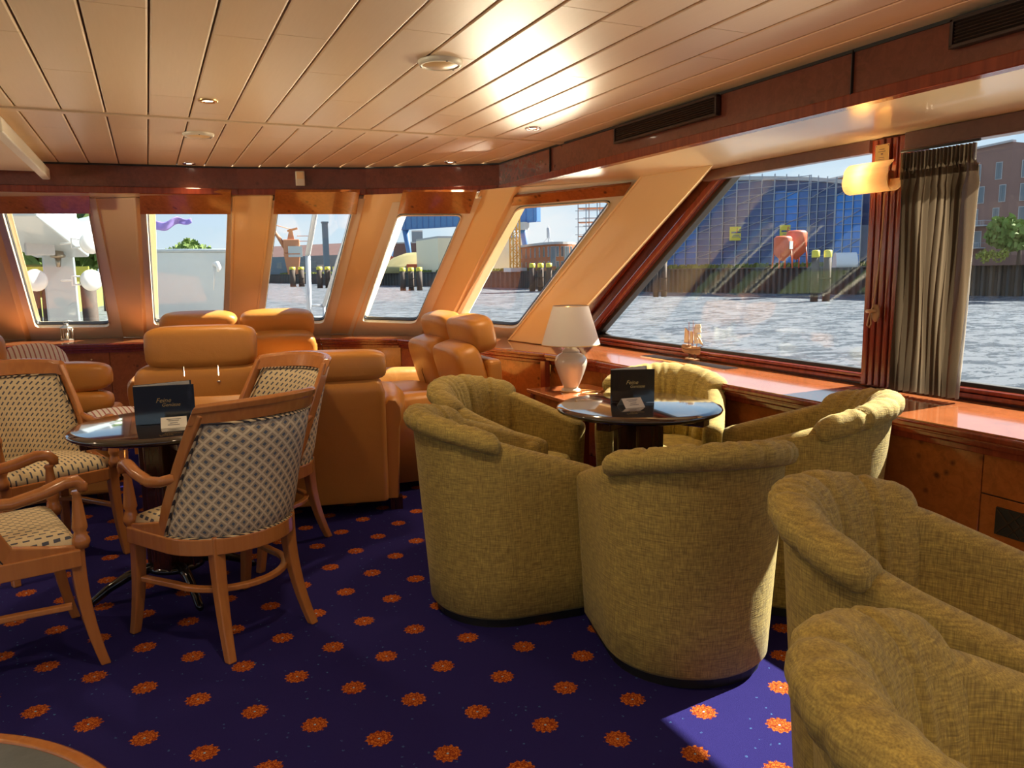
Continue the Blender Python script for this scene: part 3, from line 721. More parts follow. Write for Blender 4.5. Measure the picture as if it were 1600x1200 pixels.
# ---------------------------------------------------------------- menus and tent cards
def navy(name, col):
    n = NT(name); c_ = n.co('Object', (1, 1, 1)); 
    k = n.ramp(n.noise(c_, 7, 3, 1.5), [(.60, (0, 0, 0)), (.75, (.5, .5, .5))])
    n.col(n.mix(k, col, tuple(v * 2.2 + .01 for v in col))); n.set(Roughness=.16); n.b.inputs['Coat Weight'].default_value = .5; return n.m
M['menu_navy'] = navy('navy menu cover', (.020, .036, .058)); M['menu_black'] = navy('black menu cover', (.016, .014, .016))
M['paper'] = plain('card paper', (.70, .68, .62), .6, var=.02); M['ink'] = plain('grey ink', (.22, .22, .24), .7); M['gold'] = plain('gold print', (.62, .44, .16), .35, .7)
def text(name, body, size, mat, parent, loc, rot, shear=.0):
    cu = D.curves.new(name, 'FONT'); cu.body = body; cu.size = size; cu.shear = shear; cu.align_x = 'CENTER'; cu.align_y = 'CENTER'; cu.resolution_u = 2
    tmp = D.objects.new(name, cu); C.objects.link(tmp); dg = bpy.context.evaluated_depsgraph_get()
    me = D.meshes.new_from_object(tmp.evaluated_get(dg)); D.objects.remove(tmp)
    o = D.objects.new(name, me); C.objects.link(o); me.materials.clear(); me.materials.append(M[mat]); o.parent = parent; o.location = loc; o.rotation_euler = rot; return o
def menu(x, y, rz, mat, label, w=.205, h=.155):
    t = thing('menu_folder', label, 'menu', (x, y, .7355), rz, 'menus standing on the tables')
    op = math.radians(24)
    MB().box((w / 2, 0, h / 2), (w, .004, h)).build('front_cover', mat, t, bevel=.0015)
    MB().box((w / 2 * math.cos(op), w / 2 * math.sin(op) + .004, h / 2 + .003), (w, .004, h + .004), (0, 0, op)).build('rear_cover', mat, t, bevel=.0015)
    MB().box((w / 2 * math.cos(op) * .98, w / 2 * math.sin(op) - .001, h / 2), (w * .96, .003, h + .006), (0, 0, op)).build('pages', 'paper', t)
    text('gold_lettering', 'Feine', h * .17, 'gold', t, (w * .48, -.0032, h * .61), (PI / 2, 0, 0), .35)
    text('gold_lettering', 'Genüsse', h * .13, 'gold', t, (w * .60, -.0032, h * .49), (PI / 2, 0, 0), .35)
    return t
menu(1.90, 3.00, -.38, 'menu_black', 'black menu folder with gold lettering standing on the right hand table')
menu(-.09, 3.52, -.15, 'menu_navy', 'navy blue menu folder standing on the left hand table', .235, .162)
def tent(x, y, rz, label, blue=True):
    t = thing('tent_card', label, 'card', (x, y, .7355), rz, 'white folded cards in front of the menus')
    L_, H_, B_ = .098, .038, .042
    for sgn, nm in ((-1, 'front_face'), (1, 'rear_face')):
        MB().hexa([(-L_ / 2, sgn * B_, 0), (L_ / 2, sgn * B_, 0), (L_ / 2, 0, H_), (-L_ / 2, 0, H_)], [(-L_ / 2, sgn * B_ - sgn * .001, 0), (L_ / 2, sgn * B_ - sgn * .001, 0), (L_ / 2, -sgn * .0, H_ - .0012), (-L_ / 2, 0, H_ - .0012)]).build(nm, 'paper', t)
    al = math.atan2(H_, B_)
    for k, (wd, yy) in enumerate(((.055, .8), (.04, .66), (.03, .45), (.045, .28))):
        MB().box((0, -B_ * (1 - yy) - .0004, H_ * yy + .0006), (wd, .0035, .0003), (al, 0, 0)).build('printed_line', 'ink', t)
    return t
tent(1.935, 2.885, -.08, 'white folded tent card in front of the black menu')
tent(.055, 3.43, -.05, 'white folded tent card in front of the navy menu')
# ---------------------------------------------------------------- dining armchairs (front = +Y)
def dining():
    t = thing('dining_armchair', 'x', 'chair', group='wooden dining armchairs round the left table')
    # seat rail outline: D shape
    def plan(s, a=.245, b=.235, yf=.215):     # s 0..1 right front -> back -> left front
        st = yf; arc = PI * (a + b) / 2; tot = 2 * st + arc; d = s * tot
        if d < st: return Vector((a + .012 * (1 - d / st), yf - d, 0))
        if d > st + arc: return Vector((-a - .012 * ((d - st - arc) / st), d - st - arc, 0))
        f = (d - st) / arc * PI; return Vector((a * math.cos(f), -b * math.sin(f), 0))
    def nrm(s):
        d = plan(min(1, s + .01)) - plan(max(0, s - .01)); return Vector((-d.y, d.x, 0)).normalized() * -1 if False else Vector((d.y, -d.x, 0)).normalized() * -1
    out = []
    R = []
    for i in range(41):
        s = i / 40; p = plan(s); n_ = nrm(s)
        if n_.dot(Vector((p.x, p.y - .05, 0))) < 0: n_ = -n_
        R.append([p + n_ * .014 + Vector((0, 0, .375)), p + n_ * .014 + Vector((0, 0, .435)), p - n_ * .014 + Vector((0, 0, .44)), p - n_ * .014 + Vector((0, 0, .375))])
    MB().rings(R, True, True, False).build('seat_rail', 'beech', t, bevel=.004)
    MB().box((0, .212, .405), (.48, .028, .06)).build('front_rail', 'beech', t, bevel=.005)
    # seat pad
    Rr = []
    for k, (sc, z) in enumerate(((.96, .425), (1.0, .44), (.985, .458), (.93, .478), (.8, .491), (.5, .500), (.02, .504))):
        ring = [plan(i / 36) * sc for i in range(37)]
        ring = [Vector((p.x * .96, p.y * .96 + .01 * (1 - sc), z)) for p in ring] + [Vector((x * sc, .205 * sc + .012, z)) for x in (-.18, -.06, .06, .18)]
        Rr.append(ring)
    MB().rings(Rr, True, False).build('seat_pad', 'dash', t, uvf=lambda c: (c.x, c.y))
    # barrel back: curved surface between s=.25-.75 rising and leaning back
    def back(u, v, o=0.0):
        # u -1..1 across, v 0..1 up ; lower edge narrower
        a = math.radians(98 - 38 * v ** .8) * u; rx = .236 + .030 * v; ry = .225 + .02 * v
        y0 = -.005 - .115 * v ** 1.5 ; z = .425 + .475 * v
        d = Vector((math.sin(a) * rx, -math.cos(a) * ry, 0)); n_ = Vector((math.sin(a), -math.cos(a), 0))
        return Vector((0, y0, z)) + d + n_ * o
    # side stiles sweep forward and down to the side rails
    def low(u): return 0.0
    def stile_pt(sg, v):
        return back(sg, v)
    for sg in (-1, 1):
        pts = [Vector((sg * .246, .200, .425)), Vector((sg * .246, .125, .432))] + [stile_pt(sg, v) for v in (.07, .22, .40, .58, .75, .9, 1.0)]
        pts = [pts[0], pts[1]] + [Vector((p.x, p.y + .0, p.z)) for p in pts[2:]]
        w_ = [1.0, 1.2, 1.2, 1.1, 1, .98, .96, .96, .96]
        sec = [(-.024, -.013), (.024, -.013), (.024, .013), (-.024, .013)]
        MB().tube(pts, w_, sec=[(a, b) for a, b in sec], up=(1, 0, 0), smooth=False).build('stile', 'beech', t, bevel=.005)
    top = []
    for i in range(29):
        u = -1.07 + 2.14 * i / 28
        for_ = []
        q = [(.016, .905), (.016, .995), (.020, 1.0), (.020, 1.045), (.008, 1.065), (-.012, 1.06), (-.016, 1.03), (-.014, .905)]
        arch = .016 * (1 - u * u)
        top.append([back(u, v, o) + Vector((0, 0, arch)) for o, v in q])
    MB().rings(top, True, True, False).build('top_rail', 'beech', t, bevel=.003)
    # upholstered panel, fabric both sides, padded
    def pad(u, v, sgn):
        uu = (u * 2 - 1); vv = .02 + .90 * v
        wid = .93 - .04 * v
        e_ = (1 - abs(uu) ** 6) * (1 - abs(2 * v - 1) ** 8)
        return back(uu * wid, vv, sgn * (.006 + .016 * e_))
    uvb = lambda c: (math.atan2(c.x, -(c.y + .06)) * .245, c.z)
    m = MB().grid(lambda u, v: pad(u, v, 1), 26, 16); m.build('back_panel_outer', 'diamond', t, uvf=uvb)
    m = MB().grid(lambda u, v: pad(u, v, -1), 26, 16); m.build('back_panel_inner', 'dash', t, uvf=lambda c: ((math.atan2(c.x, -(c.y + .06)) * .245 + c.z) * .75, (math.atan2(c.x, -(c.y + .06)) * .245 - c.z) * .75))
    for sgn in (1, -1):
        pts = [back(-.93 + 1.86 * i / 20, .02, sgn * .012) for i in range(21)] + [back(.93 - .04 * i / 8, .02 + .90 * i / 8, sgn * .012) for i in range(1, 9)] + [back(.89 - 1.78 * i / 20, .92, sgn * .012) for i in range(1, 21)] + [back(-.89 - .04 * i / 8, .92 - .90 * i / 8, sgn * .012) for i in range(1, 9)]
        MB().tube(pts, .0055, 6).build('piping', 'piping', t)
    # arms: rail from stile to post, with downturned scroll
    for sg in (-1, 1):
        sp = back(sg, .50)
        pts = [sp, Vector((sg * .262, sp.y + .07, .640)), Vector((sg * .268, .03, .632)), Vector((sg * .266, .12, .650)), Vector((sg * .258, .185, .672)), Vector((sg * .252, .222, .670)), Vector((sg * .250, .240, .650)), Vector((sg * .250, .240, .632))]
        MB().tube(pts, [.017, .019, .021, .022, .022, .021, .019, .016], 12).build('armrest', 'beech', t)
        MB().lathe([(.014, .635), (.018, .628), (.013, .62), (.015, .60), (.019, .56), (.024, .515), (.025, .505), (.019, .492), (.022, .485), (.022, .478), (.027, .468), (.029, .455), (.023, .435)], 18, (sg * .243, .222, 0)).build('arm_post', 'beech', t)
    # legs
    def leg(x, y, dx, dy):
        R = []
        for k in range(9):
            v = k / 8; z = .44 * (1 - v); w_ = .0235 - .0075 * v
            fx = v ** 2.2
            cxx = x + dx * fx; cyy = y + dy * fx
            R.append([(cxx - w_, cyy - w_, z), (cxx + w_, cyy - w_, z), (cxx + w_, cyy + w_, z), (cxx - w_, cyy + w_, z)])
        MB().rings(R, True, True, False).build('leg', 'beech', t, bevel=.005)
    leg(-.235, .205, -.012, .055); leg(.235, .205, .012, .055); leg(-.155, -.165, -.030, -.085); leg(.155, -.165, .030, -.085)
    # curved stretcher
    pts = [Vector((p.x * (.84 + .10 * max(0, p.y / .2)), p.y * .90, .235)) for p in (plan(.015 + .97 * i / 28) for i in range(29))]
    MB().tube(pts, 1, sec=[(-.014, -.010), (.014, -.010), (.014, .010), (-.014, .010)], smooth=False).build('stretcher', 'beech', t, bevel=.004)
    return t
dc = dining()
DIN = [(.20, 3.04, 30, 'beech dining armchair with its fabric back to us, in front of the left hand table'),
       (.44, 3.90, 125, 'dining armchair partly hidden behind the nearest one, against the leather sofa'),
       (-.53, 4.22, -152, 'dining armchair on the far left, turned to us, behind the left hand table'),
       (-.55, 3.10, -75, 'dining armchair cut off by the left edge, one arm and seat showing')]
for i, (x, y, a, lb) in enumerate(DIN):
    o = dc if i == 0 else copy_tree(dc)
    place(o, (x, y, 0), math.radians(a), lb)
# ---------------------------------------------------------------- leather lounge seats
def cushion(parent, name, c, d, rot=(0, 0, 0), p=4, mat='leather'):
    return sbox((0, 0, 0), d, p=p, X=tf(c, rot)).build(name, mat, parent)
# two seater with its back to the camera (front = +Y)
s1 = thing('leather_sofa', 'caramel leather two seater with its back to us, left headrest raised on chrome rods', 'sofa', (.63, 4.63, 0), math.radians(-13), 'caramel leather lounge seats')
W_ = 1.30
MB().box((0, -.06, .32), (1.10, .62, .46)).build('base', 'leather', s1, bevel=.04, seg=4)
def backslab(name, x, w, z1, parent, y=-.30, th=.16, lean=.04):
    R = []
    for k in range(15):
        v = k / 14; z = .07 + (z1 - .07) * v
        r = .05; ww = w / 2 * (1 - .0 * v)
        if v > .86: ww = w / 2 - .06 * ((v - .86) / .14) ** 2
        yy = y - lean * v; tt = th / 2 * (1 if v < .9 else 1 - .5 * ((v - .9) / .1) ** 2)
        R.append([(x + sx * ww + ax, yy + sy * tt + ay, z) for sx, sy, ax, ay in ((-1, -1, .02, 0), (1, -1, -.02, 0), (1, -1, 0, .02), (1, 1, 0, -.02), (1, 1, -.02, 0), (-1, 1, .02, 0), (-1, 1, 0, -.02), (-1, -1, 0, .02))])
    return MB().rings(R, True, True, True).build(name, 'leather', parent, bevel=.012, seg=3)
backslab('back_panel', -.335, .62, .72, s1)
cushion(s1, 'shoulder_pad', (-.335, -.27, .765), (.70, .22, .27), p=4)
backslab('back_panel', .315, .60, .80, s1, y=-.30)
cushion(s1, 'shoulder_pad', (.30, -.32, .845), (.66, .20, .17), p=5)
MB().tube([(.10, -.385, .10), (.10, -.40, .4), (.10, -.42, .78)], .004, 6).build('seam', 'leather_seam', s1)
cushion(s1, 'headrest', (-.335, -.30, .975), (.56, .17, .225), p=5)
for x in (-.42, -.25):
    r = MB().lathe([(.013, .790), (.013, .796), (.0065, .798), (.0065, .88)], 14, (x, -.372, 0)).build('chrome_rod', 'chrome', s1)
for x in (-.30, .30): cushion(s1, 'seat_cushion', (x, .04, .47), (.58, .62, .18))
for sg in (-1, 1):
    R = []
    for k in range(9):
        y = -.32 + .78 * k / 8; e_ = math.sin(PI * (k + .5) / 9) ** .35
        prof = [(-.055, .07), (.055, .07), (.065, .30), (.075, .48), (.11, .55), (.105, .62), (.06, .66), (-.01, .665), (-.055, .62), (-.06, .4)]
        R.append([(sg * (.64 + a * e_), y, .07 + (z - .07) * (.90 + .1 * e_)) for a, z in prof])
    MB().rings(R, True, True).build('arm', 'leather', s1)
for x, y in ((-.62, -.30), (.66, -.28), (-.62, .40), (.66, .40)): MB().box((x, y, .035), (.07, .07, .07)).build('foot', 'column', s1)
# generic lounge seat facing +Y with n seats
def lounge(n, name, label, loc, rz, fold=0, w=.60):
    t = thing(name, label, 'sofa' if n > 1 else 'armchair', loc, rz, 'caramel leather lounge seats')
    Wt = n * w
    MB().box((0, 0, .25), (Wt, .78, .34)).build('base', 'leather', t, bevel=.03, seg=3)
    for i in range(n):
        x = -Wt / 2 + w * (i + .5)
        cushion(t, 'seat_cushion', (x, .08, .45), (w * .99, .66, .16), p=5)
        cushion(t, 'back_cushion', (x, -.27, .66), (w * .99, .20, .44), (-.30, 0, 0), p=5)
        cushion(t, 'headrest', (x, -.345, .93), (w * .98, .20, .25), (-.22, 0, 0), p=4)
        MB().tube([(x, -.20, .52), (x, -.17, .62), (x, -.215, .80)], .0035, 6).build('seam', 'leather_seam', t)
    for sg in (-1, 1):
        X = sg * (Wt / 2 + .085); R = []
        for k in range(11):
            y = -.36 + .80 * k / 10; e_ = math.sin(PI * (k + .5) / 11) ** .3
            prof = [(-.07, .06), (.07, .06), (.075, .40), (.09, .50), (.085, .57), (.04, .61), (-.04, .61), (-.085, .57), (-.08, .45)]
            R.append([(X + a * e_, y, .06 + (z - .06) * (.90 + .1 * e_)) for a, z in prof])
        MB().rings(R, True, True).build('arm', 'leather', t)
    MB().box((0, -.42, .42), (Wt + .02, .10, .70), (-.06, 0, 0)).build('rear_panel', 'leather', t, bevel=.03, seg=3)
    for sx in (-1, 1):
        for y in (-.34, .34): MB().box((sx * (Wt / 2 + .05), y, .03), (.06, .06, .07)).build('foot', 'column', t)
    return t
lounge(2, 'leather_sofa', 'leather two seater on the right with split headrests in the sun, facing left', (1.64, 5.20, 0), math.radians(90), w=.56)
lounge(2, 'leather_sofa', 'far leather two seater under the front windows, only its two headrests showing', (.62, 6.50, 0), math.radians(172), w=.62)
s5 = thing('leather_armchair', 'caramel leather seat with a rolled back behind the far left dining chair', 'armchair', (-.66, 5.38, 0), math.radians(-8), 'caramel leather lounge seats')
MB().box((0, .12, .30), (.80, .66, .44)).build('base', 'leather', s5, bevel=.04, seg=3)
cushion(s5, 'back_roll', (.06, -.24, .775), (.82, .20, .18), p=4); cushion(s5, 'lower_roll', (.05, -.26, .63), (.84, .20, .14), p=4)
MB().box((.04, -.26, .33), (.80, .12, .50)).build('rear_panel', 'leather', s5, bevel=.03, seg=3)
cushion(s5, 'seat_cushion', (0, .14, .50), (.62, .60, .16), p=5); cushion(s5, 'headrest', (-.36, -.20, .93), (.56, .18, .27), p=4)
for sx in (-.34, .36):
    for y in (-.22, .36): MB().box((sx, y, .04), (.06, .06, .09)).build('foot', 'column', s5)
def stripe():
    n = NT('red and white striped fabric'); t_ = n.n('ShaderNodeTexCoord'); s_ = n.n('ShaderNodeSeparateXYZ'); n.l(t_.outputs['Object'], s_.inputs[0])
    k = n.math('FRACT', n.math('MULTIPLY', s_.outputs[0], 38)); n.col(n.mix(n.math('GREATER_THAN', k, .72), (.80, .76, .74), (.42, .16, .16))); n.set(Roughness=.8); return n.m
M['stripe'] = stripe()
def scatter(x, y, z, rot, label):
    t = tag(sbox((0, 0, 0), (.38, .13, .36), p=3).build('striped_cushion', 'stripe', None, (x, y, z), rot), label, 'cushion', 'striped scatter cushions'); return t
scatter(-.66, 5.52, .78, (-.5, .0, .4), 'white striped cushion leaning on the leather seat at the far left')
scatter(-.20, 4.72, .52, (-1.2, 0, .3), 'white cushion with thin red stripes seen just above the left table top')

# ================================================================= SMALL THINGS INDOORS
# corner console with the table lamp
t = thing('side_table', 'small burl corner table under the sill carrying the cream table lamp', 'table', (2.43, 4.22, 0), 0)
MB().box((0, 0, .568), (.46, .56, .024)).build('table_top', 'sill', t, bevel=.005)
MB().box((0, 0, .515), (.40, .50, .08)).build('apron', 'burl', t, bevel=.003)
for x in (-.19, .19):
    for y in (-.24, .24): MB().box((x, y, .27), (.045, .045, .56)).build('leg', 'mahogany', t, bevel=.006)
M['ceramic'] = plain('cream ceramic', (.74, .66, .52), .14, var=.03, coat=.6)
def shade_m():
    n = NT('lamp shade fabric'); n.col((.78, .72, .66)); n.set(Roughness=.8); n.b.inputs['Subsurface Weight'].default_value = .0
    tr = n.n('ShaderNodeBsdfTranslucent'); tr.inputs[0].default_value = (.8, .72, .64, 1); x = n.n('ShaderNodeMixShader'); x.inputs[0].default_value = .30
    n.l(n.b.outputs[0], x.inputs[1]); n.l(tr.outputs[0], x.inputs[2]); n.l(x.outputs[0], n.out.inputs[0]); return n.m
M['shade'] = shade_m()
lt = thing('table_lamp', 'cream ceramic table lamp with a tapered white shade on the corner table', 'lamp', (2.40, 4.26, .58))
MB().lathe([(0, 0), (.060, 0), (.064, .008), (.058, .018), (.044, .024), (.050, .035), (.066, .07), (.085, .12), (.100, .165), (.104, .190), (.098, .218), (.076, .240), (.056, .248), (.056, .254), (0, .254)], 48).build('ceramic_body', 'ceramic', lt)
MB().lathe([(.056, .254), (.058, .259), (.050, .268), (.036, .280), (.026, .290), (.012, .294), (0, .294)], 40).build('lid', 'ceramic', lt)
MB().lathe([(.064, 0), (.068, .005), (.062, .010)], 40).build('brass_foot', 'brass', lt)
MB().lathe([(.009, .294), (.009, .35)], 16).build('brass_stem', 'brass', lt)
MB().lathe([(.186, .300), (.112, .545)], 64, caps=False).lathe([(.184, .300), (.110, .545)], 64, caps=False).build('lamp_shade', 'shade', lt)
MB().lathe([(.1125, .541), (.1125, .546), (.109, .546)], 64, caps=False).lathe([(.1865, .300), (.1865, .305)], 64, caps=False).build('shade_trim', 'brass', lt)
MB().tube([(.05, 0.01, .008), (.12, -.05, .004), (.14, -.14, .004), (.07, -.19, .004), (-.02, -.16, .004), (.03, -.1, .004), (.13, -.10, .005), (.20, -.12, .004)], .003, 6).build('cable', 'brass', lt)
# model sailing ship on the sill
M['ship'] = wood('model ship hull', (.36, .20, .09), (.50, .30, .14), .4, (6, 30, 30), 0); M['ship_dark'] = plain('ship dark strake', (.10, .05, .03), .5); M['sail'] = plain('sail cloth', (.78, .68, .48), .8)
sp = thing('model_ship', 'small wooden three masted model ship with cream sails on the window sill', 'model ship', (3.20, 4.06, .75), math.radians(-97))
R = []
for i in range(15):
    u = i / 14; x = -.095 + .19 * u; wd = .030 * (math.sin(PI * min(1, (1 - u) * .62 + .0)) ** .7) if u > .02 else .026
    wd = .029 * (1 - max(0, (u - .45) / .55) ** 2.2) * (.85 + .15 * min(1, u * 4)) + .0012
    sh = .012 * (2 * u - .9) ** 2; kz = .038 + .012 * max(0, (u - .75) / .25) ** 2
    R.append([(x, wd, .084 + sh), (x, wd * 1.02, .070 + sh * .7), (x, wd * .8, .052), (x, 0.001, kz), (x, -wd * .8, .052), (x, -wd * 1.02, .070 + sh * .7), (x, -wd, .084 + sh), (x, -wd * .85, .080 + sh), (x, wd * .85, .080 + sh)])
MB().rings(R, True, True, False).build('hull', 'ship', sp)
st = MB()
for sg in (-1, 1): st.tube([(r[1][0], r[1][1] * sg * 1.02, r[1][2]) for r in R], .0022, 6)
st.build('strake', 'ship_dark', sp)
MB().box((-.07, 0, .092), (.045, .044, .012)).box((.02, 0, .088), (.03, .026, .008)).build('deck_house', 'ship', sp)
for x, h in ((.052, .235), (.005, .262), (-.046, .248)): MB().tube([(x, 0, .08), (x, 0, .16), (x - .002, 0, h)], [.0026, .0022, .0014], 8).build('mast', 'mahogany', sp)
MB().tube([(.085, 0, .09), (.135, 0, .110)], [.0022, .0012], 8).build('bowsprit', 'mahogany', sp)
def sail(pts, belly=.012):
    P4 = [Vector(p) for p in pts]
    def fn(u, v):
        a = P4[0].lerp(P4[1], u); b = P4[3].lerp(P4[2], u); p = a.lerp(b, v); return p + Vector((0, belly * math.sin(PI * u) * math.sin(PI * v), 0))
    o = MB().grid(fn, 6, 6).build('sail', 'sail', sp); m = o.modifiers.new('solid', 'SOLIDIFY'); m.thickness = .0012; return o
sail([(.000, 0, .108), (-.040, 0, .110), (-.038, 0, .190), (.000, 0, .186)]); sail([(-.050, 0, .108), (-.108, 0, .108), (-.100, 0, .208), (-.050, 0, .186)])
for z in (.115, .150, .185, .212): sail([(.060, -.028, z), (.060, .028, z), (.062, .020, z + .028), (.062, -.020, z + .028)], 0)
sail([(.130, 0, .108), (.085, 0, .115), (.060, 0, .165), (.062, 0, .168)]); sail([(.048, 0, .14), (.012, 0, .13), (.010, 0, .20), (.046, 0, .215)])
for a, b in (((-.05, 0, .186), (-.100, 0, .210)), ((-.05, 0, .106), (-.110, 0, .106)), ((0, 0, .186), (-.030, 0, .198)), ((0, 0, .106), (-.04, 0, .106))): MB().tube([a, b], .0014, 6).build('spar', 'mahogany', sp)
MB().tube([(.135, 0, .110), (.052, 0, .233)], .0005, 4).tube([(.052, 0, .233), (.005, 0, .26)], .0005, 4).tube([(.005, 0, .26), (-.046, 0, .247)], .0005, 4).tube([(.052, 0, .23), (.04, .028, .086)], .0005, 4).tube([(.052, 0, .23), (.04, -.028, .086)], .0005, 4).tube([(.005, 0, .255), (-.01, -.028, .086)], .0005, 4).build('rigging', 'ship_dark', sp)
MB().box((0, 0, .006), (.11, .045, .012)).build('stand_base', 'ship', sp, bevel=.003)
for x in (-.035, .035): MB().box((x, 0, .028), (.008, .014, .038)).build('stand_leg', 'ship_dark', sp)
# black defroster grille let into the sill
g = thing('sill_grille', 'long dark slotted air grille lying flush in the starboard sill behind the model ship', 'air vent', (3.10, 3.99, .7505), 0)
MB().box((0, 0, .002), (.115, .87, .004)).build('frame', 'chrome', g)
MB().box((0, 0, .004), (.098, .85, .003)).build('backing', 'black', g)
sg_ = MB()
for i in range(9): sg_.box((-.040 + i * .010, 0, .0065), (.004, .84, .003))
sg_.build('slats', 'grille', g)
# lantern
M['zinc'] = plain('aged zinc', (.30, .26, .20), .35, .8)
ln = thing('lantern', 'small metal and glass lantern standing on the front sill at the left', 'lantern', (-.735, 8.46, .75), .3)
MB().lathe([(.058, 0), (.060, .010), (.050, .018), (0, .018)], 8, smooth=False).build('base', 'zinc', ln)
MB().lathe([(.056, .115), (.060, .120), (.050, .130), (.022, .150), (.018, .158), (.022, .162), (.010, .170), (0, .170)], 8, smooth=False).build('roof', 'zinc', ln)
for i in range(8):
    a = 2 * PI * i / 8; MB().tube([(.052 * math.cos(a), .052 * math.sin(a), .01), (.052 * math.cos(a), .052 * math.sin(a), .118)], .0028, 6).build('bar', 'zinc', ln)
MB().lathe([(.048, .016), (.048, .116)], 8, caps=False, smooth=False).build('glass_pane', 'glass', ln)
MB().lathe([(0, .018), (.012, .018), (.012, .075), (0, .078)], 12).build('candle', 'cream_light', ln)
MB().tube([(.022 * math.cos(a_), 0, .176 + .022 * math.sin(a_)) for a_ in [i * 2 * PI / 16 for i in range(17)]], .0018, 6).build('ring_handle', 'zinc', ln)
MB().lathe([(.008, 0), (.008, .006), (0, .008)], 12, X=tf((-.52, 8.0, .60), (PI / 2, 0, 0))).build('trim_6', 'brass')['kind'] = 'structure'
# wall sconce
def frosted():
    n = NT('frosted amber glass'); n.col((.95, .78, .52)); n.set(Roughness=.35)
    tr = n.n('ShaderNodeBsdfTranslucent'); tr.inputs[0].default_value = (1, .84, .60, 1); x = n.n('ShaderNodeMixShader'); x.inputs[0].default_value = .75
    n.l(n.b.outputs[0], x.inputs[1]); n.l(tr.outputs[0], x.inputs[2]); n.l(x.outputs[0], n.out.inputs[0]); return n.m
M['frosted'] = frosted()
sc = thing('wall_sconce', 'lit sconce with a curled frosted amber glass on the fluted mahogany pillar', 'wall lamp', (3.13, 2.665, 1.742), 0)
R = []
arc = [(.060 * math.cos(math.radians(a)) , .060 * math.sin(math.radians(a))) for a in range(100, 341, 12)]
arc = [(-.01, .085)] + [(-.028, .072)] + [(-.045 + 0, .052)] + [(.055 * math.cos(math.radians(a)), .055 * math.sin(math.radians(a))) for a in range(150, 375, 12)]
th = .004
sec = arc + [(x * (1 - th / .055), z * (1 - th / .055)) for x, z in reversed(arc)]
for y in (-.125, .125): R.append([(x, y, z) for x, z in sec])
o = MB().rings(R, True, True, False).build('glass_shade', 'frosted', sc)
MB().box((.055, -.03, 0), (.05, .06, .09)).build('backplate', 'brass', sc, bevel=.005)
MB().lathe([(0, -.03), (.012, -.028), (.017, -.01), (.017, .02), (.012, .03), (0, .032)], 20, X=tf((0, .035, -.004), (PI / 2, 0, 0))).build('bulb', 'sconce_bulb', sc)
pl_ = D.lights.new('sconce_light', 'POINT'); pl_.energy = .8; pl_.color = (1, .68, .34); pl_.shadow_soft_size = .03
po = D.objects.new('sconce_light', pl_); C.objects.link(po); po.parent = sc; po.location = (.0, .035, .03)
# brass plate
bp_ = thing('brass_plate', 'small engraved brass plate screwed high on the fluted pillar', 'plaque', (3.176, 2.652, 1.862), 0)
MB().box((0, 0, 0), (.004, .076, .096)).build('plate', 'brass', bp_, bevel=.001)
for y, z in ((-.032, .042), (.032, .042), (-.032, -.042), (.032, -.042)): MB().lathe([(.003, 0), (.002, .0015), (0, .0015)], 10, X=tf((-.002, y, z), (0, -PI / 2, 0))).build('screw', 'ship_dark', bp_)
for w_, z in ((.03, .026), (.04, .016), (.03, -.012), (.034, -.020), (.026, -.028)): MB().box((-.0022, .002, z), (.0006, w_, .0028)).build('engraved_line', 'ship_dark', bp_)
MB().lathe([(.005, 0), (.0045, .002), (0, .003)], 12, X=tf((-.002, .0, .004), (0, -PI / 2, 0))).build('button', 'ship_dark', bp_)
# cord and cleat
M['cord'] = plain('beige cord', (.42, .26, .13), .7)
ck = thing('cord_cleat', 'beige blind cord running down the pillar to a wooden cleat', 'cleat', (3.176, 2.655, 1.12))
MB().lathe([(0, 0), (.030, 0), (.033, .006), (.028, .012), (0, .014)], 24, X=tf((0, -.018, 0), (0, -PI / 2, 0), (1.3, .7, 1))).build('cleat_plate', 'cord', ck)
MB().tube([(-.012, .03, .008), (-.018, .0, .010), (-.014, -.03, .012)], [.008, .010, .008], 8).build('cleat_horn', 'cord', ck)
MB().tube([(-.03, -.052, .56), (-.022, -.045, .40), (-.018, -.030, .2), (-.016, -.012, .04), (-.022, .006, -.02), (-.016, .018, -.06), (-.012, .010, -.07), (-.014, -.002, -.05), (-.018, .004, .02)], .0038, 8).build('cord', 'cord', ck)
# curtain
def curtain_m():
    n = NT('brown grey woven curtain'); c_ = n.co('Object', (90, 90, 6)); x_ = n.noise(c_, 1.5, 3); y_ = n.noise(n.co('Object', (400, 400, 160)), 1, 2)
    n.col(n.mix(x_, (.075, .050, .030), (.135, .095, .058))); n.set(Roughness=.6); n.bump(y_, .3, .004)
    tr = n.n('ShaderNodeBsdfTranslucent'); tr.inputs[0].default_value = (.22, .16, .10, 1); x = n.n('ShaderNodeMixShader'); x.inputs[0].default_value = .25
    n.l(n.b.outputs[0], x.inputs[1]); n.l(tr.outputs[0], x.inputs[2]); n.l(x.outputs[0], n.out.inputs[0]); return n.m
M['curtain'] = curtain_m()
cu = thing('curtain', 'brown grey gathered curtain hanging beside the fluted pillar', 'curtain', (3.14, 2.34, .77))
def cf(u, v):
    z = 1.075 * v; y = .165 - .335 * u + (.012 * math.sin(v * 5)) * (u - .5)
    if v < .85: y += .012 * math.sin(v * 7 + u * 9) * .4
    n_ = 10.5; ph = 2 * PI * n_ * u + .9 * math.sin(3 * v + 2 * u)
    amp = .030 * (.75 + .35 * math.sin(7 * u + 1)) * (1 - .55 * math.exp(-((v - .90) / .03) ** 2))
    if v > .93: ph = 2 * PI * 19 * u; amp = .013
    return Vector((amp * math.sin(ph) + .008 * math.sin(ph * 2.3 + v * 4), y + .006 * math.cos(ph), z))
MB().grid(cf, 190, 34).build('gathered_fabric', 'curtain', cu)
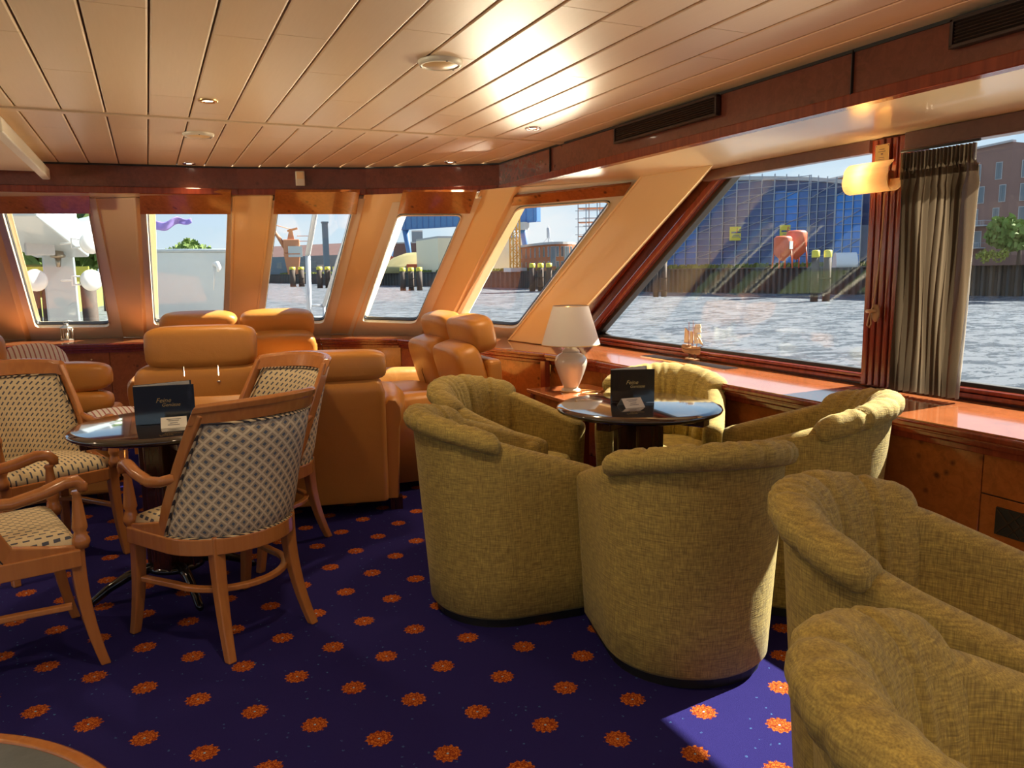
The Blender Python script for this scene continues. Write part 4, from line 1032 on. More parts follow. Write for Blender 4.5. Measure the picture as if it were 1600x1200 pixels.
MB().grid(lambda u, v: cf(u, .895 + .03 * v) + Vector((-.004, 0, 0)), 190, 2).build('heading_tape', 'curtain', cu)
MB().tube([(-.0, .18, 1.085), (-.0, -.19, 1.085)], .006, 8).build('curtain_track', 'black', cu)

# ================================================================= OUTDOORS
WL = -2.65
def water():
    n = NT('river water'); 
    a = n.noise(n.co('Object', (.55, 1.0, 1)), 1.0, 6, .8, .62); b = n.noise(n.co('Object', (2.6, 4.2, 1)), 1.0, 5, .6, .65); c = n.noise(n.co('Object', (.05, .09, 1)), 1.0, 3)
    hgt = n.math('ADD', n.math('MULTIPLY', a, 1.3), n.math('MULTIPLY', b, .7))
    n.col((.03, .045, .055)); n.set(Roughness=.12, IOR=1.33); n.b.inputs['Specular IOR Level'].default_value = .9
    n.bump(hgt, 1.0, .9)
    d = n.n('ShaderNodeBsdfDiffuse'); x = n.n('ShaderNodeMixShader'); x.inputs[0].default_value = .5
    col = n.ramp(hgt, [(.74, (.07, .095, .13)), (.98, (.13, .16, .20)), (1.18, (.30, .33, .38))]); n.l(n.mix(n.math('MULTIPLY', c, .4), col, (.13, .12, .12)), d.inputs[0])  # paler crests: wave glints are mixed into the colour
    n.l(n.b.outputs[0], x.inputs[1]); n.l(d.outputs[0], x.inputs[2]); n.l(x.outputs[0], n.out.inputs[0]); return n.m
M['water'] = water()
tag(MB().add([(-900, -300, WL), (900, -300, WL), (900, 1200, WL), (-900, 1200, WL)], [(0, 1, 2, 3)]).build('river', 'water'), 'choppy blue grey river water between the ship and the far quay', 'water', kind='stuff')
M['pile_steel'] = plain('sheet pile steel', (.085, .080, .075), .7, var=.3, sc=.4); M['rust'] = plain('pile timber', (.09, .065, .05), .8, var=.25)
M['yellow'] = plain('yellow paint', (.72, .60, .06), .5); M['grass'] = plain('dry green grass', (.22, .26, .07), .9, var=.4, sc=.6); M['sand'] = plain('sandy ground', (.36, .30, .20), .9, var=.2, sc=.3)
Q = [(118, 5), (100, 50), (87, 82), (79, 108), (77, 135), (77, 160), (73, 195), (69, 225), (61, 295), (52, 360), (20, 620)]
quay = thing('quay', 'long grey corrugated sheet pile quay along the far bank', 'quay', (0, 0, 0))
def sheet(i0, i1, zt, pitch, nm):
    pts = []; 
    for i in range(i0, i1):
        a = Vector(Q[i]); b = Vector(Q[i + 1]); d = b - a; n_ = int(d.length / pitch); nn = Vector((-d.y, d.x)).normalized()
        if nn.x > 0: nn = -nn
        for k in range(n_):
            for s_, w in ((.0, 0), (.3, 0), (.5, .45), (.8, .45)):
                p = a + d * ((k + s_) / n_) + nn * w; pts.append(p)
    m = MB(); vs = [(p.x, p.y, WL - .5) for p in pts] + [(p.x, p.y, zt) for p in pts]; k = len(pts)
    m.add(vs, [(j, j + 1, j + 1 + k, j + k) for j in range(k - 1)]); return tag(m.build(nm, 'pile_steel', quay), kind='stuff')
sheet(0, 5, 1.12, .9, 'sheet_piles'); sheet(5, 10, 1.0, 2.2, 'sheet_piles')
cp = MB()
for i in range(10):
    a = Vector(Q[i]); b = Vector(Q[i + 1]); cp.hexa([(a.x - .5, a.y - .1, 1.08), (a.x + .7, a.y + .1, 1.08), (a.x + .7, a.y + .1, 1.26), (a.x - .5, a.y - .1, 1.26)], [(b.x - .5, b.y - .1, 1.08), (b.x + .7, b.y + .1, 1.08), (b.x + .7, b.y + .1, 1.26), (b.x - .5, b.y - .1, 1.26)])
cp.build('capping_beam', 'pile_steel', quay)
gr = MB()
for i in range(10):
    a = Q[i]; b = Q[i + 1]; gr.prism([(a[0] + .6, a[1]), (b[0] + .6, b[1]), (b[0] + 320, b[1] + 60), (a[0] + 320, a[1] + 60)], .6, 1.12)
structure(gr.build('trim_60', 'sand'))
def tuft_field(name, label, cat, line, n, h, spread, mat='grass', zb=1.15):
    m = MB(); rr = random.Random(len(label))
    for _ in range(n):
        k = rr.random() * (len(line) - 1); i = int(k); f = k - i; a = Vector(line[i]); b = Vector(line[i + 1]); p = a.lerp(b, f)
        x = p.x + rr.random() * spread + 1.2; y = p.y + rr.uniform(-1, 1)
        for q in range(3):
            an = rr.random() * 6.28; w = .35 * h; hh = h * rr.uniform(.4, 1.1); dx, dy = math.cos(an) * w, math.sin(an) * w
            m.add([(x - dx, y - dy, zb), (x + dx, y + dy, zb), (x + dx * .6 + .1, y + dy * .6, zb + hh), (x - dx * .8, y, zb + hh * .8)], [(0, 1, 2, 3)])
    return tag(m.build(name, mat), label, cat, kind='stuff')
tuft_field('quay_grass', 'rough grass growing along the top edge of the far quay', 'grass', Q[1:10], 2600, .8, 4)
# mooring dolphins with yellow tops
def dolphin(x, y, n, zt, r, label, sp_=1.0):
    t = thing('mooring_dolphin', label, 'mooring post', (x, y, WL), math.atan2(y, x) - PI / 2, 'mooring dolphins in the river')
    for i in range(n):
        a = i * 2.1; ox, oy = (i - (n - 1) / 2) * r * 2.9 * sp_, (i % 2) * r
        MB().lathe([(r, -.5), (r, zt - WL - .75)], 14, (ox, oy, 0)).build('pile', 'rust', t)
        MB().lathe([(r * 1.04, zt - WL - .75), (r * 1.04, zt - WL), (r * .7, zt - WL + .06), (0, zt - WL + .06)], 14, (ox, oy, 0), caps=False).build('yellow_cap', 'yellow', t)
    if n > 1:
        for z in (.9, 2.6): MB().box((0, .0, z), (n * r * 2.4 * sp_, r * .7, .16)).build('cross_beam', 'rust', t)
    return t
def at_w(u, v): p = atz(u, v, WL); return p.x, p.y
x, y = at_w(1281, 471); dolphin(x, y, 2, 3.05, .42, 'pair of yellow topped mooring piles in front of the right end of the netted building', 1.05)
x, y = at_w(1031, 464); dolphin(x, y, 2, 2.9, .38, 'yellow topped piles beside the raked red window frame')
x, y = at_w(643, 454); dolphin(x, y, 3, 2.3, .62, 'three yellow topped piles in front of the blue gantry crane legs')
x, y = at_w(845, 455); dolphin(x, y, 3, 2.6, .55, 'yellow topped piles in the river before the round brick building')
x, y = at_w(465, 448); dolphin(x, y, 2, 3.4, .9, 'two tall yellow piles left of the bow pole')
x, y = at_w(513, 450); dolphin(x, y, 3, 3.1, .75, 'yellow topped piles right of the bow pole')
# ---- scaffolded building wrapped in blue netting
M['net_dark'] = plain('dark blue scaffold net', (.075, .12, .25), .8, var=.35, sc=.5); M['net'] = plain('blue scaffold net', (.05, .22, .62), .7, var=.25, sc=.5)
M['net_mid'] = plain('mid blue scaffold net', (.09, .18, .42), .8, var=.3, sc=.5); M['galv'] = plain('galvanised tube', (.36, .40, .46), .5, .3); M['grey_roof'] = plain('grey roof', (.42, .42, .44), .7)
M['brick'] = plain('purple red brick', (.25, .145, .125), .85, var=.25, sc=.25); M['brick_or'] = plain('orange red brick', (.42, .15, .07), .85, var=.2, sc=.3); M['brick_dk'] = plain('brown dark brick', (.17, .095, .085), .85, var=.2, sc=.2)
M['winglass'] = plain('dark window panes', (.10, .13, .16), .12, var=.4, sc=.2, coat=.5); M['white'] = plain('white paint', (.60, .62, .62), .5); M['orange'] = plain('orange red paint', (.70, .13, .045), .45)
M['blue'] = plain('crane blue', (.07, .19, .46), .5); M['grey_wall'] = plain('grey green cladding', (.34, .36, .33), .8, var=.06); M['bluegrey'] = plain('blue grey shed', (.16, .20, .25), .8, var=.15, sc=.1); M['craneor'] = plain('faded orange crane', (.62, .26, .13), .6); M['craneye'] = plain('yellow orange crane', (.72, .38, .06), .5)
sb = thing('scaffolded_building', 'large curved building wrapped in scaffolding and blue netting behind the quay', 'building')
arcp = [(83.0, 112), (84.5, 105), (86.5, 98), (88.5, 92), (90.2, 86.5), (90.8, 82.0), (91.0, 77.5)]
bpoly = arcp + [(99, 93), (100, 120)]; btop = [15.6, 15.4, 15.0, 14.4, 13.7, 12.9, 12.0, 12.6, 15.6]
MB().hexa([(x, y, 1.1) for x, y in bpoly], [(x, y, z) for (x, y), z in zip(bpoly, btop)]).build('wall', 'net_dark', sb)
MB().hexa([(x - .5, y, z) for (x, y), z in zip(bpoly, btop)], [(x - .5, y, z + .55) for (x, y), z in zip(bpoly, btop)]).build('roof', 'grey_roof', sb)
tops = [13.0, 13.2, 13.0, 12.6, 12.1, 11.4, 10.6]; mats = ['net_mid', 'net_dark', 'net_dark', 'net_mid', 'net_dark', 'net']  # dark left bays: their shade is put into the net colour
def seg(i): 
    a = Vector(arcp[i]); b = Vector(arcp[i + 1]); return a, b, Vector((a.y - b.y, b.x - a.x)).normalized()
for i in range(6):
    a, b, nn = seg(i); nn = -nn if nn.x > 0 else nn; a = a + nn * 1.5; b = b + nn * 1.5
    for k in range(3):
        p = a.lerp(b, k / 3 + .02); q = a.lerp(b, (k + 1) / 3 - .02); z1 = tops[i] - .35 * (k % 2) 
        MB().prism([tuple(p), tuple(q), tuple(q + nn * .05), tuple(p + nn * .05)], 1.6, z1).build('net_panel', mats[i] if not (i == 3 and k == 1) else 'net', sb)
sc_ = MB()
for i in range(6):
    a, b, nn = seg(i); nn = -nn if nn.x > 0 else nn
    for o_ in (1.65,):
        a2 = a + nn * o_; b2 = b + nn * o_
        for k in range(4): p = a2.lerp(b2, k / 3); zt_ = btop[i] + .8 + (btop[i + 1] - btop[i]) * k / 3; sc_.box((p.x, p.y, (1 + zt_) / 2), (.11, .11, zt_ - 1))
        for z in [1.8 + 1.05 * j for j in range(14) if 1.8 + 1.05 * j < btop[i + 1] + .8]:
            sc_.tube([(a2.x, a2.y, z), (b2.x, b2.y, z)], .05, 4, smooth=False)
        for z in (3, 7, 11): sc_.tube([(a2.x, a2.y, z), (b2.x, b2.y, z + 2)], .06, 4, smooth=False)
tag(sc_.build('scaffold_tubes', 'galv', sb), kind='stuff')
def sign(u, v, d, label):
    p = atd(u, v, d); q = p - CAM; rz = math.atan2(q.y, q.x) - PI / 2
    t = thing('yellow_sign', label, 'sign', tuple(p), rz, 'yellow banners on the scaffold')
    MB().box((0, 0, 0), (1.95, .08, 2.15)).build('panel', 'yellow', t)
    for z, w in ((.18, 1.45), (-.25, 1.1), (-.5, 1.2)): MB().box((0, -.05, z), (w, .02, .26 if z > 0 else .10)).build('lettering_line', 'net_dark', t)
    MB().box((.15, -.07, .45), (.14, .02, .75), (0, .2, 0)).build('red_mark', 'orange', t)
sign(1150, 365, 129.0, 'yellow banner on the blue netting, the left one of two'); sign(1229, 363, 125.0, 'yellow banner on the blue netting just behind the red silos')
def silo(u, v, d, h, r, lab):
    p = atd(u, v, d); t = thing('red_silo', lab, 'silo', (p.x, p.y, 1.12), 0, 'red silos on the far quay')
    MB().lathe([(.15, h * .22), (r, h * .45), (r, h * .93), (r * .75, h * .985), (0, h)], 28, caps=False).build('tank', 'orange', t)
    for i in range(4):
        a = i * PI / 2 + .5; MB().tube([(r * 1.15 * math.cos(a), r * 1.15 * math.sin(a), 0), (r * .95 * math.cos(a), r * .95 * math.sin(a), h * .55)], .09, 6).build('leg', 'orange', t)
    return t
s_1 = silo(1222, 417, 106, 4.1, 1.12, 'smaller red silo with a white notice on its side'); silo(1243, 416, 109, 4.9, 1.3, 'taller plain red silo behind the one with the notice')
MB().box((.35, -1.05, 2.9), (.85, .10, 1.0), (0, 0, .35)).build('white_notice', 'white', s_1)
p = atd(1320, 414, 110); t = thing('white_tent', 'low white rounded tent on the quay right of the silos', 'tent', (p.x, p.y, 1.12), .9)
MB().rings([[(1.7 * math.cos(a) * (1 if y_ else 1), y_, max(0, 1.9 * math.sin(a))) for a in [PI * k / 12 for k in range(13)]] for y_ in (-1.3, -1.2, 1.2, 1.3)], True, True).build('canopy', 'white', t)
MB().box((-.0, -1.32, .55), (.9, .05, 1.1)).build('opening', 'net_dark', t)
# ---- brick apartment building at the right
ab = thing('apartment_building', 'purple red brick apartment block with tall windows and balconies behind the curtain', 'building')
A0 = Vector((92.5, 86)); A1 = Vector((94.3, 60.5)); A2 = Vector((104, 50))
MB().hexa([(*A0, 1.1), (*A1, 1.1), (*A2, 1.1), (125, 70, 1.1), (120, 92, 1.1)], [(*A0, 13.9), (*A1, 15.6), (*A2, 13.2), (125, 70, 13.2), (120, 92, 13.9)]).build('wall', 'brick', ab)
MB().hexa([(A0.x - .2, A0.y, 13.9), (A1.x - .2, A1.y, 15.6), (A1.x + .6, A1.y, 15.6), (A0.x + .6, A0.y, 13.9)], [(A0.x - .2, A0.y, 14.15), (A1.x - .2, A1.y, 15.85), (A1.x + .6, A1.y, 15.85), (A0.x + .6, A0.y, 14.15)]).build('roof_edge', 'grey_roof', ab)
def wall_win(a, b, f, z, w, h, par):
    d = (b - a).normalized(); nn = Vector((-d.y, d.x)); nn = nn if nn.x < 0 or nn.y < -.5 else -nn; p = a + d * f; r = math.atan2(d.y, d.x)
    wdw = MB().box((0, 0, 0), (w + .16, .14, h + .16)).build('window', 'grey_roof', par, (p.x + nn.x * .02, p.y + nn.y * .02, z), (0, 0, r))
    MB().box((0, 0, 0), (w, .2, h)).box((0, 0, 0), (.07, .24, h)).build('pane', 'winglass', wdw)
rr = random.Random(5)
for fl_, z in enumerate((12.4, 9.7, 7.0, 4.3)):
    for f in (1.5, 4.2, 6.4, 9.0, 11.8, 14.0, 17.0, 18.6, 21.4, 24.2):
        ff = f + (.6 if fl_ % 2 else 0); w = 1.15 if int(f) % 2 else .62
        if ff < 25: wall_win(A0, A1, ff, z, w, 1.9, ab)
    for f in (1.6, 4.4, 7.5, 10.5): wall_win(A1, A2, f, z, .9, 1.9, ab)
for f, z in ((22.2, 6.0), (21.7, 3.3), (13, 6.0), (9, 3.3), (4, 8.7)):
    d = (A1 - A0).normalized(); p = A0 + d * f
    bl = MB().box((-.7, 0, -.05), (1.4, 3.2, .14)).build('balcony', 'grey_roof', ab, (p.x, p.y, z))
    mb = MB().box((-1.4, 0, .55), (.05, 3.2, .05)).box((-.7, 1.6, .55), (1.4, .05, .05)).box((-.7, -1.6, .55), (1.4, .05, .05))
    for k in range(17): mb.box((-1.4, -1.6 + .2 * k, .25), (.03, .04, .6))
    mb.build('railing', 'galv', bl)
# low hedge wall and shrubs in front
w_ = MB().prism([(91.0, 84), (92.0, 52), (92.6, 52), (91.6, 84)], 1.1, 2.3).build('garden_wall', 'brick_dk'); tag(w_, 'low dark red wall in front of the brick apartment block', 'wall')
def bush(x, y, z, r, h, name, label, cat='tree', mat='leaf', n=700, trunk=True, group=None):
    t = thing(name, label, cat, (x, y, z), 0, group); rr = random.Random(int(x * 13 + y * 7)); m = MB()
    blobs = [(rr.uniform(-.55, .55) * r, rr.uniform(-.55, .55) * r, h * rr.uniform(.45, .85), rr.uniform(.35, .6) * r) for _ in range(7)]
    for _ in range(n):
        bx_, by_, bz_, br_ = rr.choice(blobs); a = rr.random() * 6.28; b = math.acos(rr.uniform(-1, 1)); q = br_ * rr.uniform(.75, 1.08)
        px_, py_, pz_ = bx_ + q * math.sin(b) * math.cos(a), by_ + q * math.sin(b) * math.sin(a), max(.05, bz_ + q * math.cos(b) * .8); s_ = r * rr.uniform(.07, .15)
        T = tf((px_, py_, pz_), (rr.random() * 6, rr.random() * 6, rr.random() * 6)); m.add([(-s_, -s_ * .5, 0), (s_, -s_ * .5, 0), (s_ * .6, s_ * .7, s_ * .2), (-s_ * .6, s_ * .6, 0)], [(0, 1, 2, 3)], False, T)
    tag(m.build('foliage', mat, t), kind='stuff')
    if trunk: MB().tube([(0, 0, 0), (0, 0, h * .6)], [r * .07, r * .04], 7).build('trunk', 'rust', t)
    return t
M['leaf'] = plain('green leaves', (.15, .23, .05), .8, var=.5, sc=2); M['leaf_y'] = plain('yellow green leaves', (.26, .28, .05), .8, var=.4, sc=2)
p = atd(1592, 400, 100); bush(p.x, p.y, 1.15, 3.2, 4.6, 'shrub', 'bushy green shrub on the quay at the right edge of the view', 'shrub', n=900)
for u, lb in ((1540, 'small green bush on the quay in front of the balconies'), (1560, 'second small bush on the quay, right of the first'),):
    p = atd(u, 412, 97); bush(p.x, p.y, 1.15, 1.1, 1.6, 'shrub', lb, 'shrub', 'leaf_y', 240, False)
# ---- curved orange brick building with an antenna
ob = thing('curved_brick_building', 'round fronted orange brick building with a roof antenna seen through the last bow window', 'building')
cv = []
for k in range(13):
    f = k / 12; p = atd(812 + 84 * f, 420, 188 - 20 * math.sin(PI * f * .5) - 6 * math.sin(PI * f)); cv.append((p.x, p.y))
MB().prism(cv + [(cv[-1][0] + 40, cv[-1][1] + 30), (cv[0][0] + 40, cv[0][1] + 50)], 1.1, 6.7).build('wall', 'brick_or', ob)
MB().prism([(x_ - .5, y_ - .3) for x_, y_ in cv] + [(cv[-1][0] + 40, cv[-1][1] + 30), (cv[0][0] + 40, cv[0][1] + 50)], 6.7, 7.2).build('roof', 'grey_roof', ob)
for k in range(12):
    a = Vector(cv[k]); b = Vector(cv[k + 1]); 
    if k in (7, 10):
        wall_win(a, b, (b - a).length / 2, 4.2, 1.3, 4.0, ob)
    else:
        for z, h in ((5.2, 2.0), (2.4, 1.4)): wall_win(a, b, (b - a).length / 2, z, .5, h, ob)
p = atd(857, 386, 185)
MB().tube([(p.x, p.y, 7.1), (p.x, p.y, 11.6)], [.14, .10], 6).lathe([(.35, 8.8), (.4, 9), (.4, 11), (.3, 11.2)], 10, (p.x, p.y, 0)).tube([(p.x, p.y, 9), (p.x - 1.6, p.y + 1, 7.1)], .04, 4).tube([(p.x, p.y, 9), (p.x + 1.6, p.y - 1, 7.1)], .04, 4).build('antenna', 'galv', ob)
# ---- tower crane mast
def lattice(mb, p, w, z0, z1, step, r=.07):
    x, y = p
    for sx in (-1, 1):
        for sy in (-1, 1): mb.box((x + sx * w / 2, y + sy * w / 2, (z0 + z1) / 2), (r * 2, r * 2, z1 - z0))
    z = z0; f = 1
    while z < z1:
        for s_ in (-1, 1):
            mb.tube([(x - w / 2 * f, y + s_ * w / 2, z), (x + w / 2 * f, y + s_ * w / 2, z + step)], r * .7, 4, smooth=False)
            mb.tube([(x + s_ * w / 2, y - w / 2 * f, z), (x + s_ * w / 2, y + w / 2 * f, z + step)], r * .7, 4, smooth=False)
        z += step; f = -f
    return mb
p = atd(805, 421, 178); tcn = thing('tower_crane', 'yellow orange lattice mast of a tower crane by the curved brick building', 'crane', (0, 0, 0))
lattice(MB(), (p.x, p.y), 1.7, 1.1, 34, 1.3, .13).build('lattice_mast', 'craneye', tcn); MB().box((p.x, p.y, 1.5), (4, 4, .9)).build('ballast', 'white', tcn)
# ---- scaffold stair tower
p = atd(937, 421, 150); stt = thing('scaffold_tower', 'open steel scaffold tower rising left of the big raked panel', 'scaffold')
mb = MB()
for ix in range(4):
    for iy in range(2):
        mb.box((p.x + ix * 1.7 - 3, p.y + iy * 3 - ix * 1.2, 10.5), (.12, .12, 19))
for j in range(13): mb.box((p.x - .4, p.y - .4, 2 + 1.5 * j), (6.0, .1, .1), (0, 0, -.6)).box((p.x - .4, p.y + 2.6, 2 + 1.5 * j), (6.0, .1, .1), (0, 0, -.6))
tag(mb.build('scaffold_tubes', 'galv', stt), kind='stuff')
for j in range(7): MB().box((p.x - .4, p.y + 1, 2.4 + 2.6 * j), (6.2, 3, .14), (0, 0, -.6)).build('deck_board', 'craneor', stt)
# ---- blue gantry crane
gc = thing('gantry_crane', 'big blue gantry crane spanning the shipyard beyond the bow windows', 'crane')
g0 = atd(590, 350, 280); g1 = atd(842, 364, 236); dv = Vector((g1.x - g0.x, g1.y - g0.y, 0)); Lg = dv.length; dv.normalize(); an = math.atan2(dv.y, dv.x); mid = (g0 + g1) / 2
MB().box((0, 0, 0), (Lg, 2.2, 5.0)).build('main_girder', 'blue', gc, (mid.x, mid.y, 18.2), (0, 0, an), bevel=.1)
rb = MB()
for k in range(26): rb.box((-Lg / 2 + Lg * (k + .5) / 26, -1.15, 0), (.30, .2, 5.0))
rb.box((0, -1.15, 2.5), (Lg, .3, .3)).box((0, -1.15, -2.5), (Lg, .3, .3)); rb.build('girder_ribs', 'net_mid', gc, (mid.x, mid.y, 18.2), (0, 0, an))
rl = MB().box((0, 0, 1.3), (Lg, .1, .12))
for k in range(22): rl.box((-Lg / 2 + Lg * (k + .5) / 22, 0, .6), (.14, .14, 1.3))
rl.build('walkway_rail', 'blue', gc, (mid.x, mid.y, 20.7), (0, 0, an))
for f, sp_ in ((.15, 5.5), (.88, 4.0)):
    b = g0 + (g1 - g0) * f; b.z = 0
    for sg in (-1, 1):
        o_ = dv * sg * sp_
        MB().tube([(b.x + o_.x * 1.0, b.y + o_.y, 1.1), (b.x + o_.x * .55, b.y + o_.y * .55, 16)], [.6, 1.15], 8).build('leg', 'blue', gc)
    MB().box((0, 0, 0), (sp_ * 1.6, 1.6, 1.6)).build('portal_beam', 'blue', gc, (b.x, b.y, 22.6 if f < .5 else 15.2), (0, 0, an))
    if f < .5: MB().box((-3.2, 0, 20.6), (1.2, 1.4, 4)).box((3.2, 0, 20.6), (1.2, 1.4, 4)).build('portal_post', 'blue', gc, (b.x, b.y, 0), (0, 0, an))
b = g0 + (g1 - g0) * .90; MB().box((0, -1.6, 0), (7, 2.6, 2.2)).build('trolley_cabin', 'grey_roof', gc, (b.x, b.y, 14.6), (0, 0, an))
# ---- sheds and halls behind
def hall(u0, u1, d0, d1, h, mat, name, label, roof=None, rh=0, deep=25, wins=0):
    a = atd(u0, 420, d0); b = atd(u1, 420, d1); v = Vector((b.x - a.x, b.y - a.y)); nn = Vector((-v.y, v.x)).normalized(); nn = nn if nn.y > 0 else -nn
    t = thing(name, label, 'building'); c1 = Vector((b.x, b.y)) + nn * deep; c0 = Vector((a.x, a.y)) + nn * deep
    MB().prism([(a.x, a.y), (b.x, b.y), tuple(c1), tuple(c0)], 1.1, h).build('wall', mat, t)
    if roof:
        A_ = Vector((a.x, a.y, h)); B_ = Vector((b.x, b.y, h)); o_ = Vector((nn.x, nn.y, 0)) * deep / 2
        MB().hexa([A_, A_ + o_ * 2, A_ + o_ + Vector((0, 0, rh))], [B_, B_ + o_ * 2, B_ + o_ + Vector((0, 0, rh))]).build('roof', roof, t)
    else: MB().prism([(a.x, a.y), (b.x, b.y), tuple(c1), tuple(c0)], h, h + .5).build('roof_edge', 'grey_roof', t)
    A2_ = Vector((a.x, a.y)); B2_ = Vector((b.x, b.y)); Ln = v.length
    for k in range(wins): wall_win(A2_, B2_, Ln * (k + .5) / wins, 1.1 + (h - 1.1) * .5, Ln / wins * .4, (h - 1.1) * .32, t)
    MB().box((0, 0, 0), (Ln * .12, .3, (h - 1.1) * .5)).build('door', 'grey_roof', t, (a.x + v.x * .7, a.y + v.y * .7, 1.1 + (h - 1.1) * .25), (0, 0, math.atan2(v.y, v.x)))
    return t
hall(585, 662, 305, 292, 12.0, 'brick_dk', 'brick_hall', 'long dark brick hall behind the blue gantry crane legs')
hall(662, 735, 285, 262, 12.3, 'grey_wall', 'grey_hall', 'pale grey green windowless hall right of the dark brick hall')
hall(645, 662, 330, 330, 18, 'bluegrey', 'roof_plant_room', 'grey block standing above the roofs between the brick and grey halls')
hall(772, 815, 245, 225, 10.5, 'cream_light', 'cream_hall', 'cream coloured hall behind the tower crane mast', wins=5)
hall(395, 560, 385, 330, 9.0, 'bluegrey', 'blue_grey_shed', 'long blue grey dock shed with a dark tiled roof seen through the third bow window', 'brick_dk', 5.5, 26, 9)
M['heap'] = plain('sandy grass heap', (.32, .27, .12), .95, var=.25, sc=.3)
p = atd(655, 421, 250); hp = MB().lathe([(16, 0), (12, 2.2), (8, 4.8), (4, 6.2), (0, 6.6)], 24, (p.x, p.y, 1.1)).build('sand_heap', 'heap'); tag(hp, 'grassy sand heap at the foot of the blue gantry crane', 'heap')
for u, d, w, mt, lb in ((657, 238, 8, 'orange', 'row of orange containers on the quay in front of the sand heap'), (678, 236, 6.5, 'net_mid', 'dark blue container at the right of the orange ones')):
    p = atd(u, 421, d); t = thing('container', lb, 'container', (p.x, p.y, 1.12), -.45, 'containers on the shipyard quay'); MB().box((0, 0, 1.3), (w, 2.4, 2.6)).build('body', mt, t, bevel=.05)
    for k in range(9): MB().box((-w / 2 + w * (k + .5) / 9, -1.22, 1.3), (.12, .08, 2.3)).build('rib', mt, t)
for u, lb in ((609, 'small red tank left of the crane leg'), (626, 'small red tank between the blue crane legs')):
    p = atd(u, 408, 262); t = thing('red_tank', lb, 'tank', (p.x, p.y, 1.12), 0, 'small red tanks under the gantry crane'); MB().lathe([(1.6, 2.0), (1.7, 2.4), (1.7, 5.0), (1.0, 5.5)], 16).build('tank', 'orange', t); MB().box((-1, 0, 1), (.2, .2, 2.2)).box((1, 0, 1), (.2, .2, 2.2)).build('support', 'orange', t)
# ---- faded orange harbour crane
p = atd(458, 424, 335); hc = thing('harbour_crane', 'faded orange slewing harbour crane seen through the third bow window', 'crane', (p.x, p.y, 1.1), -.2)
MB().hexa([(-2.0, -2, 0), (2.0, -2, 0), (2.0, 2, 0), (-2.0, 2, 0)], [(-3.3, -3, 8.5), (3.3, -3, 8.5), (3.3, 3, 8.5), (-3.3, 3, 8.5)]).build('pedestal', 'craneor', hc)
MB().box((0, 0, 11.4), (6.4, 5, 5.6)).build('machine_house', 'craneor', hc, bevel=.3); MB().box((1.4, -2.7, 9.2), (5.6, .5, 4.4)).build('white_panel', 'white', hc)
MB().hexa([(-1.6, -1.2, 14.2), (1.2, -1.2, 14.2), (1.2, 1.2, 14.2), (-1.6, 1.2, 14.2)], [(-.6, -.6, 18.5), (.5, -.6, 18.5), (.5, .6, 18.5), (-.6, .6, 18.5)]).box((.6, 0, 18.2), (4.2, .8, .8), (0, -.25, 0)).build('head_frame', 'craneor', hc)
MB().tube([(-2.6, 0, 11), (-8.2, 0, 20.5)], [1.0, .45], 6).tube([(-8.2, 0, 20.5), (-7.6, 0, 18.5)], .5, 6).build('jib', 'craneor', hc); MB().tube([(0, 0, 18.4), (-8.0, 0, 20.6)], .15, 4).build('stay', 'craneor', hc)
for z in (13.5, 15.6): MB().box((5.0, 0, z), (5.5, .25, .25)).build('walkway_bar', 'craneor', hc)
p = atd(511, 424, 300); ch = tag(MB().box((p.x, p.y, 10.5), (1.9, 1.9, 19)).box((p.x, p.y, 20), (2.3, 2.3, .6)).build('chimney', 'bluegrey'), 'square blue grey chimney above the dock shed', 'chimney')
# ---- near port bank with trees and piles, seen through the two left bow windows
structure(MB().prism([(-60, 30), (-8, 95), (25, 520), (-300, 520), (-300, 30)], WL - .5, -.9).build('trim_61', 'grass'))
k_ = 0
for (u, d, r, h, mt) in ((5, 40, 4.2, 8.5, 'leaf'), (42, 46, 3.2, 7.0, 'leaf'), (66, 41, 2.0, 4.6, 'leaf_y'), (92, 52, 3.2, 8.5, 'leaf'), (132, 55, 3.0, 9.0, 'leaf'), (162, 60, 2.6, 8.0, 'leaf'), (20, 58, 4.5, 12, 'leaf')):
    p = atd(u, 430, d); lb = ['dense green tree on the near bank at the far left', 'green tree on the bank left of the white davit', 'low yellow green bush left of the white davit', 'tree on the bank directly behind the white davit', 'tall tree on the bank right of the white davit', 'tree on the bank behind the first cream mullion', 'tallest tree behind the others on the left bank'][k_]
    bush(p.x, p.y, -1.0, r, h, 'tree', lb, 'tree', mt, 1500, True, 'trees on the near bank'); k_ += 1
for u, d, h, r, lb in ((292, 330, 17, 8, 'round green tree on the horizon above the bow bulwark'), (303, 340, 15, 8, 'second tree on the horizon, right of the round one'), (262, 330, 12, 6, 'sparse tree on the horizon at the left of the bulwark'), (330, 420, 10, 7, 'tiny tree on the horizon near the right window edge')):
    p = atd(u, 428, d); bush(p.x, p.y, -1, r, h, 'tree', lb, 'tree', 'leaf', 500, True, 'trees on the horizon')
for u, lb in ((66, 'yellow topped brown pile left of the white davit'), (125, 'yellow topped pile right of the white davit')):
    p = atd(u, 470, 30); t = thing('mooring_pile', lb, 'mooring post', (p.x, p.y, WL), 0, 'piles by the near bank')
    for o_ in (-.28, .28): MB().lathe([(.24, -.3), (.24, 3.9)], 12, (o_, 0, 0)).build('pile', 'rust', t)
    MB().box((0, 0, 4.1), (.7, .4, .5)).build('yellow_cap', 'yellow', t)
